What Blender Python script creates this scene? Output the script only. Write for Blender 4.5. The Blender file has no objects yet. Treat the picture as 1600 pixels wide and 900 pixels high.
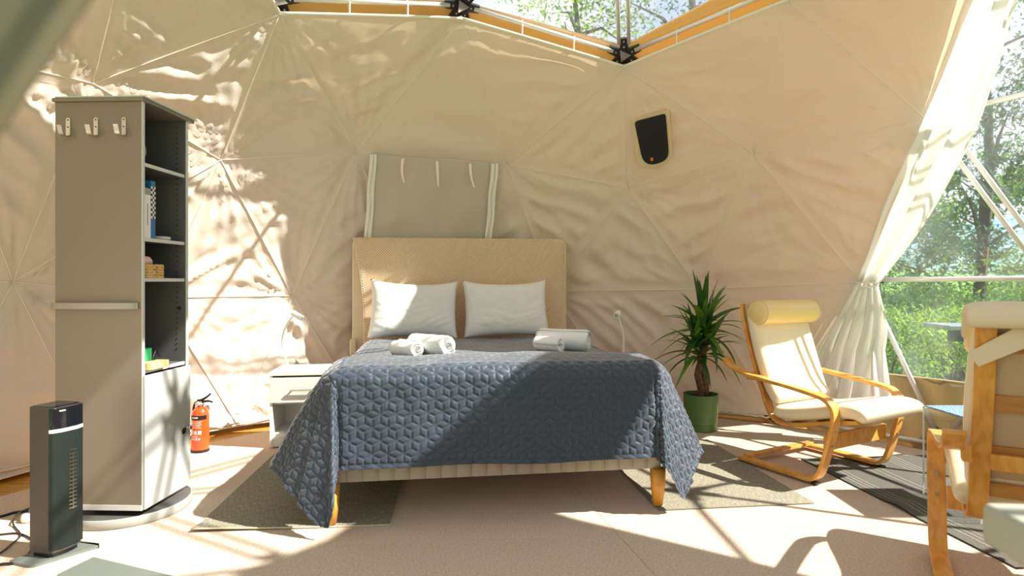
import bpy, math, random
import numpy as np
from mathutils import Vector, Matrix, noise

PI = math.pi
D = bpy.data
COL = bpy.context.scene.collection
SC = bpy.context.scene
F = 940.0            # focal length in pixels of the 1600 px wide picture
EYE = np.array([0.0, 0.0, 1.1])

# ------------------------------------------------------------------ camera
cd = D.cameras.new('camera'); cam = D.objects.new('camera', cd); COL.objects.link(cam)
cd.sensor_width = 36.0; cd.lens = F / 1600 * 36; cd.shift_y = -10 / 1600
cam.location = EYE; cam.rotation_euler = (PI / 2, 0, 0)
cd.clip_start = 0.02; cd.clip_end = 2000
cd.dof.use_dof = True; cd.dof.focus_distance = 3.6; cd.dof.aperture_fstop = 2.8
SC.camera = cam
SC.view_settings.view_transform = 'Standard'; SC.view_settings.look = 'None'
SC.view_settings.gamma = 1.0; SC.view_settings.use_curve_mapping = False
SC.view_settings.exposure = 0.25
SC.cycles.max_bounces = 12; SC.cycles.diffuse_bounces = 6; SC.cycles.transparent_max_bounces = 16
SC.cycles.caustics_reflective = False; SC.cycles.caustics_refractive = False
SC.cycles.sample_clamp_indirect = 6.0

# ------------------------------------------------------------------ sky
w = D.worlds.new('world'); SC.world = w; w.use_nodes = True
nt = w.node_tree; nt.nodes.clear()
out = nt.nodes.new('ShaderNodeOutputWorld'); bg = nt.nodes.new('ShaderNodeBackground')
tc = nt.nodes.new('ShaderNodeTexCoord'); sep = nt.nodes.new('ShaderNodeSeparateXYZ')
ramp = nt.nodes.new('ShaderNodeValToRGB'); nz = nt.nodes.new('ShaderNodeTexNoise')
cr = nt.nodes.new('ShaderNodeValToRGB'); mx = nt.nodes.new('ShaderNodeMix'); mx.data_type = 'RGBA'
nt.links.new(tc.outputs['Generated'], sep.inputs[0]); nt.links.new(sep.outputs['Z'], ramp.inputs[0])
ramp.color_ramp.elements[0].position = 0.0; ramp.color_ramp.elements[0].color = (0.95, 0.97, 1.0, 1)
ramp.color_ramp.elements[1].position = 0.75; ramp.color_ramp.elements[1].color = (0.40, 0.58, 0.90, 1)
e = ramp.color_ramp.elements.new(0.25); e.color = (0.78, 0.87, 1.0, 1)
nz.inputs['Scale'].default_value = 3.2; nz.inputs['Detail'].default_value = 7; nz.inputs['Roughness'].default_value = .55
nt.links.new(tc.outputs['Generated'], nz.inputs['Vector'])
cr.color_ramp.elements[0].position = 0.40; cr.color_ramp.elements[0].color = (0, 0, 0, 1)
cr.color_ramp.elements[1].position = 0.60; cr.color_ramp.elements[1].color = (1, 1, 1, 1)
nt.links.new(nz.outputs['Fac'], cr.inputs[0]); nt.links.new(cr.outputs['Color'], mx.inputs['Factor'])
nt.links.new(ramp.outputs['Color'], mx.inputs['A']); mx.inputs['B'].default_value = (1.1, 1.08, 1.04, 1)
nt.links.new(mx.outputs['Result'], bg.inputs['Color']); bg.inputs['Strength'].default_value = 0.8
nt.links.new(bg.outputs[0], out.inputs[0])

# ------------------------------------------------------------------ sun
sd = D.lights.new('sun', 'SUN'); sun = D.objects.new('sun', sd); COL.objects.link(sun)
sd.energy = 11.5; sd.angle = 0.012; sd.color = (1.0, 0.95, 0.87)
SUND = Vector((.51, -.102, .513)).normalized()
sun.rotation_euler = SUND.to_track_quat('Z', 'Y').to_euler(); sun.location = SUND * 20


# ================================================================== helpers
def ray(u, v): return np.array([(u - 800) / F, 1.0, (440 - v) / F])
def atY(u, v, Y): return EYE + Y * ray(u, v)
def flo(u, v, z=0.0): return EYE + (1.1 - z) / ((v - 440) / F) * ray(u, v)

CEN = np.array([.1, 2.1, .6])
RL, RF, RC = 3.24, 3.32, 3.365        # liner, frame, outer cover
def sph(u, v, R=RL):
    d = ray(u, v); oc = EYE - CEN
    a = d @ d; b = 2 * oc @ d; c = oc @ oc - R * R
    return EYE + (-b + math.sqrt(b * b - 4 * a * c)) / 2 / a * d
def ae(az, el, R=RL):
    az, el = math.radians(az), math.radians(el)
    return CEN + R * np.array([math.cos(el) * math.sin(az), math.cos(el) * math.cos(az), math.sin(el)])
def azel(P):
    d = P - CEN
    return math.degrees(math.atan2(d[0], d[1])), math.degrees(math.asin(d[2] / np.linalg.norm(d)))

class MB:
    def __init__(s): s.v = []; s.f = []; s.uv = None
    def add(s, vs, fs, M=None):
        n = len(s.v)
        for p in vs:
            p = Vector(p)
            s.v.append(tuple(M @ p) if M else tuple(p))
        s.f += [tuple(i + n for i in f) for f in fs]
        return s
    def box(s, c, d, rz=0, M=None):
        x, y, z = d[0] / 2, d[1] / 2, d[2] / 2
        vs = [(-x, -y, -z), (x, -y, -z), (x, y, -z), (-x, y, -z), (-x, -y, z), (x, -y, z), (x, y, z), (-x, y, z)]
        T = Matrix.Translation(c) @ Matrix.Rotation(rz, 4, 'Z')
        if M: T = T @ M
        return s.add(vs, [(0, 3, 2, 1), (4, 5, 6, 7), (0, 1, 5, 4), (1, 2, 6, 5), (2, 3, 7, 6), (3, 0, 4, 7)], T)
    def cyl(s, p0, p1, r0, r1=None, n=16, cap=True):
        r1 = r0 if r1 is None else r1
        p0, p1 = Vector(p0), Vector(p1); q = (p1 - p0).to_track_quat('Z', 'Y').to_matrix()
        vs = []
        for p, r in ((p0, r0), (p1, r1)):
            for i in range(n):
                a = 2 * PI * i / n; vs.append(p + q @ Vector((r * math.cos(a), r * math.sin(a), 0)))
        fs = [(i, (i + 1) % n, n + (i + 1) % n, n + i) for i in range(n)]
        if cap: fs += [tuple(reversed(range(n))), tuple(range(n, 2 * n))]
        return s.add(vs, fs)
    def tube(s, path, r, n=8, close=False):
        P = [Vector(p) for p in path]; m = len(P); vs = []; up = Vector((.123, .456, .88)).normalized()
        for i in range(m):
            t = (P[min(i + 1, m - 1)] - P[max(i - 1, 0)]).normalized()
            x = t.cross(up)
            if x.length < .05: x = t.cross(Vector((1, 0, 0)))
            x.normalize(); y = t.cross(x); rr = r[i] if hasattr(r, '__len__') else r
            for k in range(n):
                a = 2 * PI * k / n; vs.append(P[i] + x * rr * math.cos(a) + y * rr * math.sin(a))
        fs = [(i * n + k, i * n + (k + 1) % n, (i + 1) * n + (k + 1) % n, (i + 1) * n + k) for i in range(m - 1) for k in range(n)]
        fs += [tuple(reversed(range(n))), tuple(range((m - 1) * n, m * n))]
        return s.add(vs, fs)
    def lathe(s, prof, n=32, c=(0, 0, 0), M=None):
        vs = []; c = Vector(c)
        for r, z in prof:
            for k in range(n):
                a = 2 * PI * k / n; vs.append(Vector((r * math.cos(a), r * math.sin(a), z)) + c)
        m = len(prof)
        fs = [(i * n + k, i * n + (k + 1) % n, (i + 1) * n + (k + 1) % n, (i + 1) * n + k) for i in range(m - 1) for k in range(n)]
        fs += [tuple(reversed(range(n))), tuple(range((m - 1) * n, m * n))]
        return s.add(vs, fs, M)
    def prism(s, poly, z0, z1, M=None):
        n = len(poly)
        vs = [(x, y, z0) for x, y in poly] + [(x, y, z1) for x, y in poly]
        fs = [tuple(reversed(range(n))), tuple(range(n, 2 * n))] + [(i, (i + 1) % n, n + (i + 1) % n, n + i) for i in range(n)]
        return s.add(vs, fs, M)
    def sweep(s, path, wid, th, x0=0.0):
        """path in (y, z); a flat lamella extruded along x"""
        P = [Vector((0, y, z)) for y, z in path]; m = len(P); vs = []
        for i in range(m):
            t = (P[min(i + 1, m - 1)] - P[max(i - 1, 0)]).normalized(); nn = Vector((0, -t.z, t.y))
            for a, b in ((-1, -1), (1, -1), (1, 1), (-1, 1)):
                vs.append(P[i] + Vector((x0 + a * wid / 2, 0, 0)) + nn * (b * th / 2))
        fs = [(i * 4 + k, i * 4 + (k + 1) % 4, i * 4 + 4 + (k + 1) % 4, i * 4 + 4 + k) for i in range(m - 1) for k in range(4)]
        fs += [(3, 2, 1, 0), tuple(range((m - 1) * 4, m * 4))]
        return s.add(vs, fs)
    def sweep_rr(s, path, wid, th, ex=4.0, n=36, x0=0.0, endr=0.04, off=0.0, wf=None):
        """soft cushion: superellipse section swept along (y, z) path"""
        P = [Vector((0, y, z)) for y, z in path]; m = len(P); vs = []
        L = [0.0]
        for i in range(1, m): L.append(L[-1] + (P[i] - P[i - 1]).length)
        for i in range(m):
            t = (P[min(i + 1, m - 1)] - P[max(i - 1, 0)]).normalized(); nn = Vector((0, -t.z, t.y))
            d = min(L[i], L[-1] - L[i]); k = math.sqrt(max(0.0, 1 - (1 - min(1, d / endr)) ** 2)) * .985 + .015
            ww = wid * (wf(L[i] / L[-1]) if wf else 1)
            for j in range(n):
                a = 2 * PI * j / n; ca, sa = math.cos(a), math.sin(a)
                x = math.copysign(abs(ca) ** (2 / ex), ca) * (ww / 2 - endr * .5 * (1 - k))
                z = math.copysign(abs(sa) ** (2 / 2.6), sa) * th / 2 * k
                vs.append(P[i] + Vector((x0 + x, 0, 0)) + nn * (z + off))
        fs = [(i * n + k, i * n + (k + 1) % n, (i + 1) * n + (k + 1) % n, (i + 1) * n + k) for i in range(m - 1) for k in range(n)]
        fs += [tuple(reversed(range(n))), tuple(range((m - 1) * n, m * n))]
        return s.add(vs, fs)

def smooth_path(pts, k=6):
    P = [np.array(p, float) for p in pts]; P = [2 * P[0] - P[1]] + P + [2 * P[-1] - P[-2]]; o = []
    for i in range(1, len(P) - 2):
        for j in range(k):
            t = j / k; a, b, c, d = P[i - 1], P[i], P[i + 1], P[i + 2]
            o.append(.5 * ((2 * b) + (c - a) * t + (2 * a - 5 * b + 4 * c - d) * t * t + (3 * b - a - 3 * c + d) * t ** 3))
    o.append(P[-2]); return [tuple(p) for p in o]

def thing(name, label, cat, loc=(0, 0, 0), rz=0, group=None):
    o = D.objects.new(name, None); COL.objects.link(o); o.empty_display_size = .1
    o.location = [float(q) for q in loc]; o.rotation_euler = (0, 0, rz)
    if label: o['label'] = label
    if cat: o['category'] = cat
    if group: o['group'] = group
    return o
def structure(name, loc=(0, 0, 0)):
    o = thing(name, None, None, loc); o['kind'] = 'structure'; return o
def mesh(name, mb, mat, smooth=False, bevel=0, auto=None):
    me = D.meshes.new(name)
    if isinstance(mb, MB): me.from_pydata([tuple(map(float, p)) for p in mb.v], [], mb.f)
    else: me.from_pydata(*mb)
    me.validate(); me.materials.append(mat)
    if smooth:
        me.polygons.foreach_set('use_smooth', [True] * len(me.polygons))
    return me
def part(name, mb, mat, parent=None, smooth=False, bevel=0, label=None, world=False, loc=None, rot=None, seg=2):
    me = mb if isinstance(mb, bpy.types.Mesh) else mesh(name, mb, mat, smooth)
    o = D.objects.new(name, me); COL.objects.link(o)
    if parent is not None:
        o.parent = parent
        if world:
            M = Matrix.Translation(parent.location) @ parent.rotation_euler.to_matrix().to_4x4()
            if parent.parent: M = Matrix.Translation(parent.parent.location) @ parent.parent.rotation_euler.to_matrix().to_4x4() @ M
            me.transform(M.inverted())
    if loc is not None: o.location = [float(q) for q in loc]
    if rot is not None: o.rotation_euler = rot
    if label: o['label'] = label
    if bevel:
        b = o.modifiers.new('bevel', 'BEVEL'); b.width = bevel; b.segments = seg; b.limit_method = 'ANGLE'; b.angle_limit = .6
        if not smooth: me.polygons.foreach_set('use_smooth', [True] * len(me.polygons))
        n = o.modifiers.new('wn', 'WEIGHTED_NORMAL'); n.keep_sharp = False
    elif smooth == 'auto':
        pass
    return o
def tag(o, label, cat, group=None, kind=None):
    o['label'] = label; o['category'] = cat
    if group: o['group'] = group
    if kind: o['kind'] = kind
    return o
def kids(o): return [c for c in D.objects if c.parent == o]
def dup(root, loc, rz, label, name=None):
    def cp(o, par):
        c = o.copy(); COL.objects.link(c); c.parent = par
        for ch in kids(o):
            if ch is not c: cp(ch, c)
        return c
    ks = kids(root); r = root.copy(); COL.objects.link(r); r.location = loc; r.rotation_euler = (0, 0, rz); r['label'] = label
    for ch in ks: cp(ch, r)
    return r

# ------------------------------------------------------------------ materials
def mat(name, col, rough=.6, metal=0, bump=0, bscale=60, var=0, vscale=8, sheen=0, spec=.5, trans=0, tcol=None, coat=0, bdist=.002, detail=4):
    m = D.materials.new(name); m.use_nodes = True; t = m.node_tree; p = t.nodes['Principled BSDF']
    p.inputs['Base Color'].default_value = (*col, 1); p.inputs['Roughness'].default_value = rough
    p.inputs['Metallic'].default_value = metal; p.inputs['Specular IOR Level'].default_value = spec
    if sheen: p.inputs['Sheen Weight'].default_value = sheen
    if coat: p.inputs['Coat Weight'].default_value = coat; p.inputs['Coat Roughness'].default_value = .08
    g = t.nodes.new('ShaderNodeTexCoord')
    if bump:
        n = t.nodes.new('ShaderNodeTexNoise'); n.inputs['Scale'].default_value = bscale; n.inputs['Detail'].default_value = detail
        b = t.nodes.new('ShaderNodeBump'); b.inputs['Strength'].default_value = bump; b.inputs['Distance'].default_value = bdist
        t.links.new(g.outputs['Object'], n.inputs['Vector']); t.links.new(n.outputs['Fac'], b.inputs['Height']); t.links.new(b.outputs[0], p.inputs['Normal'])
    if var:
        n = t.nodes.new('ShaderNodeTexNoise'); n.inputs['Scale'].default_value = vscale; n.inputs['Detail'].default_value = 5
        t.links.new(g.outputs['Object'], n.inputs['Vector'])
        h = t.nodes.new('ShaderNodeHueSaturation'); h.inputs['Color'].default_value = (*col, 1)
        mr = t.nodes.new('ShaderNodeMapRange'); mr.inputs[1].default_value = .3; mr.inputs[2].default_value = .7
        mr.inputs[3].default_value = 1 - var; mr.inputs[4].default_value = 1 + var
        t.links.new(n.outputs['Fac'], mr.inputs[0]); t.links.new(mr.outputs[0], h.inputs['Value']); t.links.new(h.outputs[0], p.inputs['Base Color'])
    if trans:
        tr = t.nodes.new('ShaderNodeBsdfTranslucent'); tr.inputs['Color'].default_value = (*(tcol or col), 1)
        ms = t.nodes.new('ShaderNodeMixShader'); ms.inputs[0].default_value = trans
        t.links.new(p.outputs[0], ms.inputs[1]); t.links.new(tr.outputs[0], ms.inputs[2])
        t.links.new(ms.outputs[0], t.nodes['Material Output'].inputs['Surface'])
        if bump: t.links.new(b.outputs[0], tr.inputs['Normal'])
    return m
def wood(name, c1, c2, scale=1.0, axis=(1, 1, 12), rough=.35):
    m = D.materials.new(name); m.use_nodes = True; t = m.node_tree; p = t.nodes['Principled BSDF']
    g = t.nodes.new('ShaderNodeTexCoord'); mp = t.nodes.new('ShaderNodeMapping'); mp.inputs['Scale'].default_value = [a * scale for a in axis]
    n = t.nodes.new('ShaderNodeTexNoise'); n.inputs['Scale'].default_value = 6; n.inputs['Detail'].default_value = 6; n.inputs['Distortion'].default_value = .6
    r = t.nodes.new('ShaderNodeValToRGB'); r.color_ramp.elements[0].color = (*c1, 1); r.color_ramp.elements[1].color = (*c2, 1)
    r.color_ramp.elements[0].position = .35; r.color_ramp.elements[1].position = .7
    t.links.new(g.outputs['Object'], mp.inputs[0]); t.links.new(mp.outputs[0], n.inputs['Vector']); t.links.new(n.outputs['Fac'], r.inputs[0])
    t.links.new(r.outputs[0], p.inputs['Base Color']); p.inputs['Roughness'].default_value = rough
    return m
M_liner = mat('liner_canvas', (.82, .745, .655), .8, bump=.4, bscale=7, bdist=.02, detail=6, trans=.22, tcol=(.9, .72, .5), spec=.2)
M_curtain = mat('curtain_canvas', (.93, .92, .89), .8, bump=.12, bscale=14, bdist=.01, trans=.5, tcol=(.96, .95, .92), spec=.2)
M_seam = mat('seam_tape', (.86, .80, .69), .8, spec=.2)
M_hem = mat('hem_cord', (.84, .79, .69), .8, bump=.3, bscale=200, spec=.2)
M_cover = mat('outer_cover', (.62, .36, .12), .7, bump=.2, bscale=6, bdist=.01, trans=.13, tcol=(.85, .42, .10), spec=.3)
M_skirt = mat('skirt_canvas', (.25, .17, .09), .6, bump=.5, bscale=5, bdist=.02, trans=.12, tcol=(.7, .45, .18), spec=.3)
M_flap = mat('flap_canvas', (.62, .55, .46), .8, bump=.25, bscale=8, bdist=.012, trans=.15, spec=.2)
M_alu = mat('white_strut', (.80, .79, .77), .3, metal=.35)
M_black = mat('black_steel', (.012, .012, .014), .4)
M_steel = mat('bright_steel', (.62, .60, .55), .28, metal=1)
M_grey = mat('cabinet_grey', (.25, .215, .17), .42, metal=.3, bump=.05, bscale=300, bdist=.001)
M_door = mat('cabinet_door_grey', (.50, .51, .48), .42, metal=.15)
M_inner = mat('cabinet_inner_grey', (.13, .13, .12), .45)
M_edge = mat('light_edge', (.66, .67, .64), .35)
M_white = mat('white_laminate', (.84, .82, .76), .35)
M_whitepl = mat('white_lacquer', (.85, .84, .80), .3)
M_heater = mat('charcoal_plastic', (.05, .045, .036), .5, bump=.05, bscale=500, bdist=.0005)
M_gloss = mat('gloss_black', (.008, .009, .012), .06)
M_mesh = mat('green_black_grille', (.010, .016, .012), .5, spec=.25, bump=.8, bscale=900, bdist=.002)
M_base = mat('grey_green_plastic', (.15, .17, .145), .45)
M_red = mat('extinguisher_red', (.82, .085, .012), .25, coat=.5)
M_print = mat('white_print', (.85, .83, .8), .6)
M_pillow = mat('pillow_cotton', (.84, .83, .79), .9, bump=.25, bscale=16, bdist=.008, spec=.1)
M_towel = mat('white_towel', (.88, .87, .84), 1, bump=.9, bscale=240, bdist=.004, spec=.05, sheen=.3)
M_quilt = mat('navy_quilt', (.027, .042, .064), .5, bump=.3, bscale=60, bdist=.004, sheen=.5, spec=.35)
M_matt = mat('mattress_beige', (.42, .36, .28), .85, bump=.15, bscale=200)
M_sheet = mat('white_sheet', (.84, .83, .80), .9)
M_pine = wood('leg_wood', (.62, .26, .03), (.78, .38, .06), 1, (6, 6, 1), .3)
M_birch = wood('birch_lamella', (.60, .27, .045), (.80, .42, .10), 1, (5, 2, 2), .3)
M_birchd = wood('birch_slat', (.40, .18, .04), (.55, .27, .07), 1, (1, 5, 5), .4)
M_cream = mat('cream_leather', (.80, .70, .48), .38, bump=.15, bscale=30, bdist=.004, var=.03)
M_yellow = mat('yellow_leather', (.82, .62, .26), .38, bump=.12, bscale=30, bdist=.004)
M_piping = mat('dark_piping', (.12, .09, .05), .6)
M_beigeb = mat('cushion_back_cloth', (.50, .36, .22), .8, bump=.1, bscale=20, bdist=.006)
M_pot = mat('green_pot', (.10, .20, .055), .35)
M_soil = mat('soil', (.03, .018, .01), 1, bump=1, bscale=60, bdist=.01)
M_bark = mat('yucca_bark', (.16, .085, .04), .9, bump=1, bscale=45, bdist=.012, var=.5, vscale=40)
M_leaf = mat('yucca_leaf', (.06, .17, .02), .35, trans=.3, tcol=(.2, .45, .03), var=.25, vscale=6)
M_leafd = mat('yucca_leaf_dark', (.03, .10, .018), .35, trans=.2, tcol=(.08, .25, .02))
M_cable = mat('black_cable', (.02, .012, .015), .4)
M_rope = mat('rope', (.70, .64, .52), .9, bump=.6, bscale=150)
M_vent = mat('black_mesh', (.008, .008, .009), .75, bump=.4, bscale=14, bdist=.02)
M_ventb = mat('vent_border', (.72, .58, .36), .8)
M_orange = mat('small_orange', (.8, .2, .03), .5)
M_wicker = mat('wicker', (.72, .46, .18), .7, bump=1, bscale=70, bdist=.01)
M_pink = mat('pink_cloth', (.80, .52, .50), .9)
M_green = mat('green_card', (.02, .36, .12), .5)
M_yelcard = mat('yellow_card', (.85, .66, .26), .6)
M_blue = mat('blue_card', (.03, .18, .45), .4)
M_graycard = mat('grey_card', (.35, .35, .34), .5)
M_flapdark = mat('olive_canvas', (.17, .145, .09), .8, bump=.2, bscale=10, bdist=.01)
M_box = mat('grey_green_box', (.36, .37, .30), .5)

def film_mat():
    m = D.materials.new('clear_film'); m.use_nodes = True; t = m.node_tree; t.nodes.clear()
    o = t.nodes.new('ShaderNodeOutputMaterial'); a = t.nodes.new('ShaderNodeBsdfTransparent'); a.inputs[0].default_value = (.94, .965, .97, 1)
    b = t.nodes.new('ShaderNodeBsdfTranslucent'); b.inputs[0].default_value = (.93, .95, .97, 1)
    g = t.nodes.new('ShaderNodeBsdfGlossy'); g.inputs['Roughness'].default_value = .03
    lw = t.nodes.new('ShaderNodeLayerWeight'); lw.inputs[0].default_value = .12; fr = t.nodes.new('ShaderNodeMath'); fr.operation = 'MULTIPLY_ADD'; fr.inputs[1].default_value = .6; fr.inputs[2].default_value = .03; t.links.new(lw.outputs['Facing'], fr.inputs[0])
    n = t.nodes.new('ShaderNodeTexNoise'); n.inputs['Scale'].default_value = 2.2; n.inputs['Detail'].default_value = 3
    bp = t.nodes.new('ShaderNodeBump'); bp.inputs['Strength'].default_value = .35; bp.inputs['Distance'].default_value = .05
    mr = t.nodes.new('ShaderNodeMapRange'); mr.inputs[1].default_value = .35; mr.inputs[2].default_value = .7; mr.inputs[3].default_value = .02; mr.inputs[4].default_value = .08
    m1 = t.nodes.new('ShaderNodeMixShader'); m2 = t.nodes.new('ShaderNodeMixShader')
    t.links.new(n.outputs['Fac'], bp.inputs['Height']); t.links.new(bp.outputs[0], g.inputs['Normal']); t.links.new(n.outputs['Fac'], mr.inputs[0])
    t.links.new(mr.outputs[0], m1.inputs[0]); t.links.new(a.outputs[0], m1.inputs[1]); t.links.new(b.outputs[0], m1.inputs[2])
    t.links.new(fr.outputs[0], m2.inputs[0]); t.links.new(m1.outputs[0], m2.inputs[1]); t.links.new(g.outputs[0], m2.inputs[2])
    t.links.new(m2.outputs[0], o.inputs[0]); return m
M_film = film_mat()
def acrylic_mat(name='acrylic', tint=(.97, .98, .98), edge=False):
    m = D.materials.new(name); m.use_nodes = True; t = m.node_tree; t.nodes.clear()
    o = t.nodes.new('ShaderNodeOutputMaterial'); a = t.nodes.new('ShaderNodeBsdfTransparent'); a.inputs[0].default_value = (*tint, 1)
    g = t.nodes.new('ShaderNodeBsdfGlossy'); g.inputs['Roughness'].default_value = .03
    lw = t.nodes.new('ShaderNodeLayerWeight'); lw.inputs[0].default_value = .12; fr = t.nodes.new('ShaderNodeMath'); fr.operation = 'MULTIPLY_ADD'; fr.inputs[1].default_value = .5; fr.inputs[2].default_value = .02; t.links.new(lw.outputs['Facing'], fr.inputs[0]); m2 = t.nodes.new('ShaderNodeMixShader')
    t.links.new(fr.outputs[0], m2.inputs[0]); t.links.new(a.outputs[0], m2.inputs[1]); t.links.new(g.outputs[0], m2.inputs[2]); t.links.new(m2.outputs[0], o.inputs[0]); return m
M_acryl = acrylic_mat()
M_acedge = mat('acrylic_edge', (.85, .87, .86), .15, trans=.4, tcol=(.9, .95, .95))

def carpet_mat():
    m = mat('carpet_pile', (.66, .52, .39), .98, bump=.9, bscale=230, bdist=.006, var=.20, vscale=110, spec=.05, sheen=.2); return m
M_carpet = carpet_mat()
M_floor = wood('floor_plank', (.42, .20, .03), (.62, .34, .07), 1, (1, 8, 1), .35)

def weave(name, c1, c2, sx, sy, stripes=None, rot=0):
    m = D.materials.new(name); m.use_nodes = True; t = m.node_tree; p = t.nodes['Principled BSDF']; p.inputs['Roughness'].default_value = .95
    p.inputs['Specular IOR Level'].default_value = .05
    g = t.nodes.new('ShaderNodeTexCoord'); mp = t.nodes.new('ShaderNodeMapping'); mp.inputs['Scale'].default_value = (sx, sy, 1); mp.inputs['Rotation'].default_value = (0, 0, rot)
    n = t.nodes.new('ShaderNodeTexNoise'); n.inputs['Scale'].default_value = 1; n.inputs['Detail'].default_value = 3
    r = t.nodes.new('ShaderNodeValToRGB'); r.color_ramp.elements[0].color = (*c1, 1); r.color_ramp.elements[1].color = (*c2, 1)
    r.color_ramp.elements[0].position = .38; r.color_ramp.elements[1].position = .62
    b = t.nodes.new('ShaderNodeBump'); b.inputs['Strength'].default_value = .7; b.inputs['Distance'].default_value = .004
    t.links.new(g.outputs['Object'], mp.inputs[0]); t.links.new(mp.outputs[0], n.inputs['Vector']); t.links.new(n.outputs['Fac'], r.inputs[0])
    t.links.new(n.outputs['Fac'], b.inputs['Height']); t.links.new(b.outputs[0], p.inputs['Normal']); last = r.outputs[0]
    if stripes:
        s = t.nodes.new('ShaderNodeSeparateXYZ'); t.links.new(g.outputs['Object'], s.inputs[0])
        axis, per, wd, col = stripes
        a = t.nodes.new('ShaderNodeMath'); a.operation = 'WRAP'; a.inputs[1].default_value = per; a.inputs[2].default_value = 0
        c = t.nodes.new('ShaderNodeMath'); c.operation = 'LESS_THAN'; c.inputs[1].default_value = wd
        t.links.new(s.outputs[axis], a.inputs[0]); t.links.new(a.outputs[0], c.inputs[0])
        x = t.nodes.new('ShaderNodeMix'); x.data_type = 'RGBA'; x.inputs['B'].default_value = (*col, 1)
        t.links.new(c.outputs[0], x.inputs['Factor']); t.links.new(last, x.inputs['A']); last = x.outputs['Result']
    t.links.new(last, p.inputs['Base Color']); return m
M_rugA = weave('grey_weave_rug', (.20, .18, .13), (.36, .33, .25), 300, 30)
M_rugB = weave('dark_stripe_rug', (.10, .095, .08), (.155, .145, .12), 150, 150)
M_rugline = mat('rug_white_line', (.46, .43, .36), .9)
M_rugedge = mat('rug_edge', (.62, .50, .33), .95, bump=.5, bscale=200)
M_cloth = weave('blue_cloth', (.06, .14, .30), (.34, .44, .56), 160, 160)

def herring():
    m = D.materials.new('herringbone_velvet'); m.use_nodes = True; t = m.node_tree; p = t.nodes['Principled BSDF']; p.inputs['Roughness'].default_value = .7
    p.inputs['Sheen Weight'].default_value = .3; p.inputs['Specular IOR Level'].default_value = .2
    g = t.nodes.new('ShaderNodeTexCoord'); s = t.nodes.new('ShaderNodeSeparateXYZ'); t.links.new(g.outputs['Object'], s.inputs[0])
    def mth(op, a, b=None, c=None):
        n = t.nodes.new('ShaderNodeMath'); n.operation = op
        for i, q in enumerate((a, b, c)):
            if q is None: continue
            if isinstance(q, (int, float)): n.inputs[i].default_value = q
            else: t.links.new(q, n.inputs[i])
        return n.outputs[0]
    pp = mth('PINGPONG', s.outputs['X'], .165)
    d = mth('ADD', s.outputs['Z'], mth('MULTIPLY', pp, 1.0))
    sn = mth('SINE', mth('MULTIPLY', d, 2 * PI / .019))
    r = t.nodes.new('ShaderNodeValToRGB'); r.color_ramp.elements[0].color = (.58, .37, .19, 1); r.color_ramp.elements[1].color = (.88, .69, .48, 1)
    r.color_ramp.elements[0].position = .0; r.color_ramp.elements[1].position = .75
    k = mth('MULTIPLY_ADD', sn, .5, .5); t.links.new(k, r.inputs[0]); t.links.new(r.outputs[0], p.inputs['Base Color'])
    b = t.nodes.new('ShaderNodeBump'); b.inputs['Strength'].default_value = .8; b.inputs['Distance'].default_value = .004
    t.links.new(k, b.inputs['Height']); t.links.new(b.outputs[0], p.inputs['Normal']); return m
M_herr = herring()
M_hbside = mat('headboard_cloth', (.72, .60, .42), .8, bump=.1, bscale=200)

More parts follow.
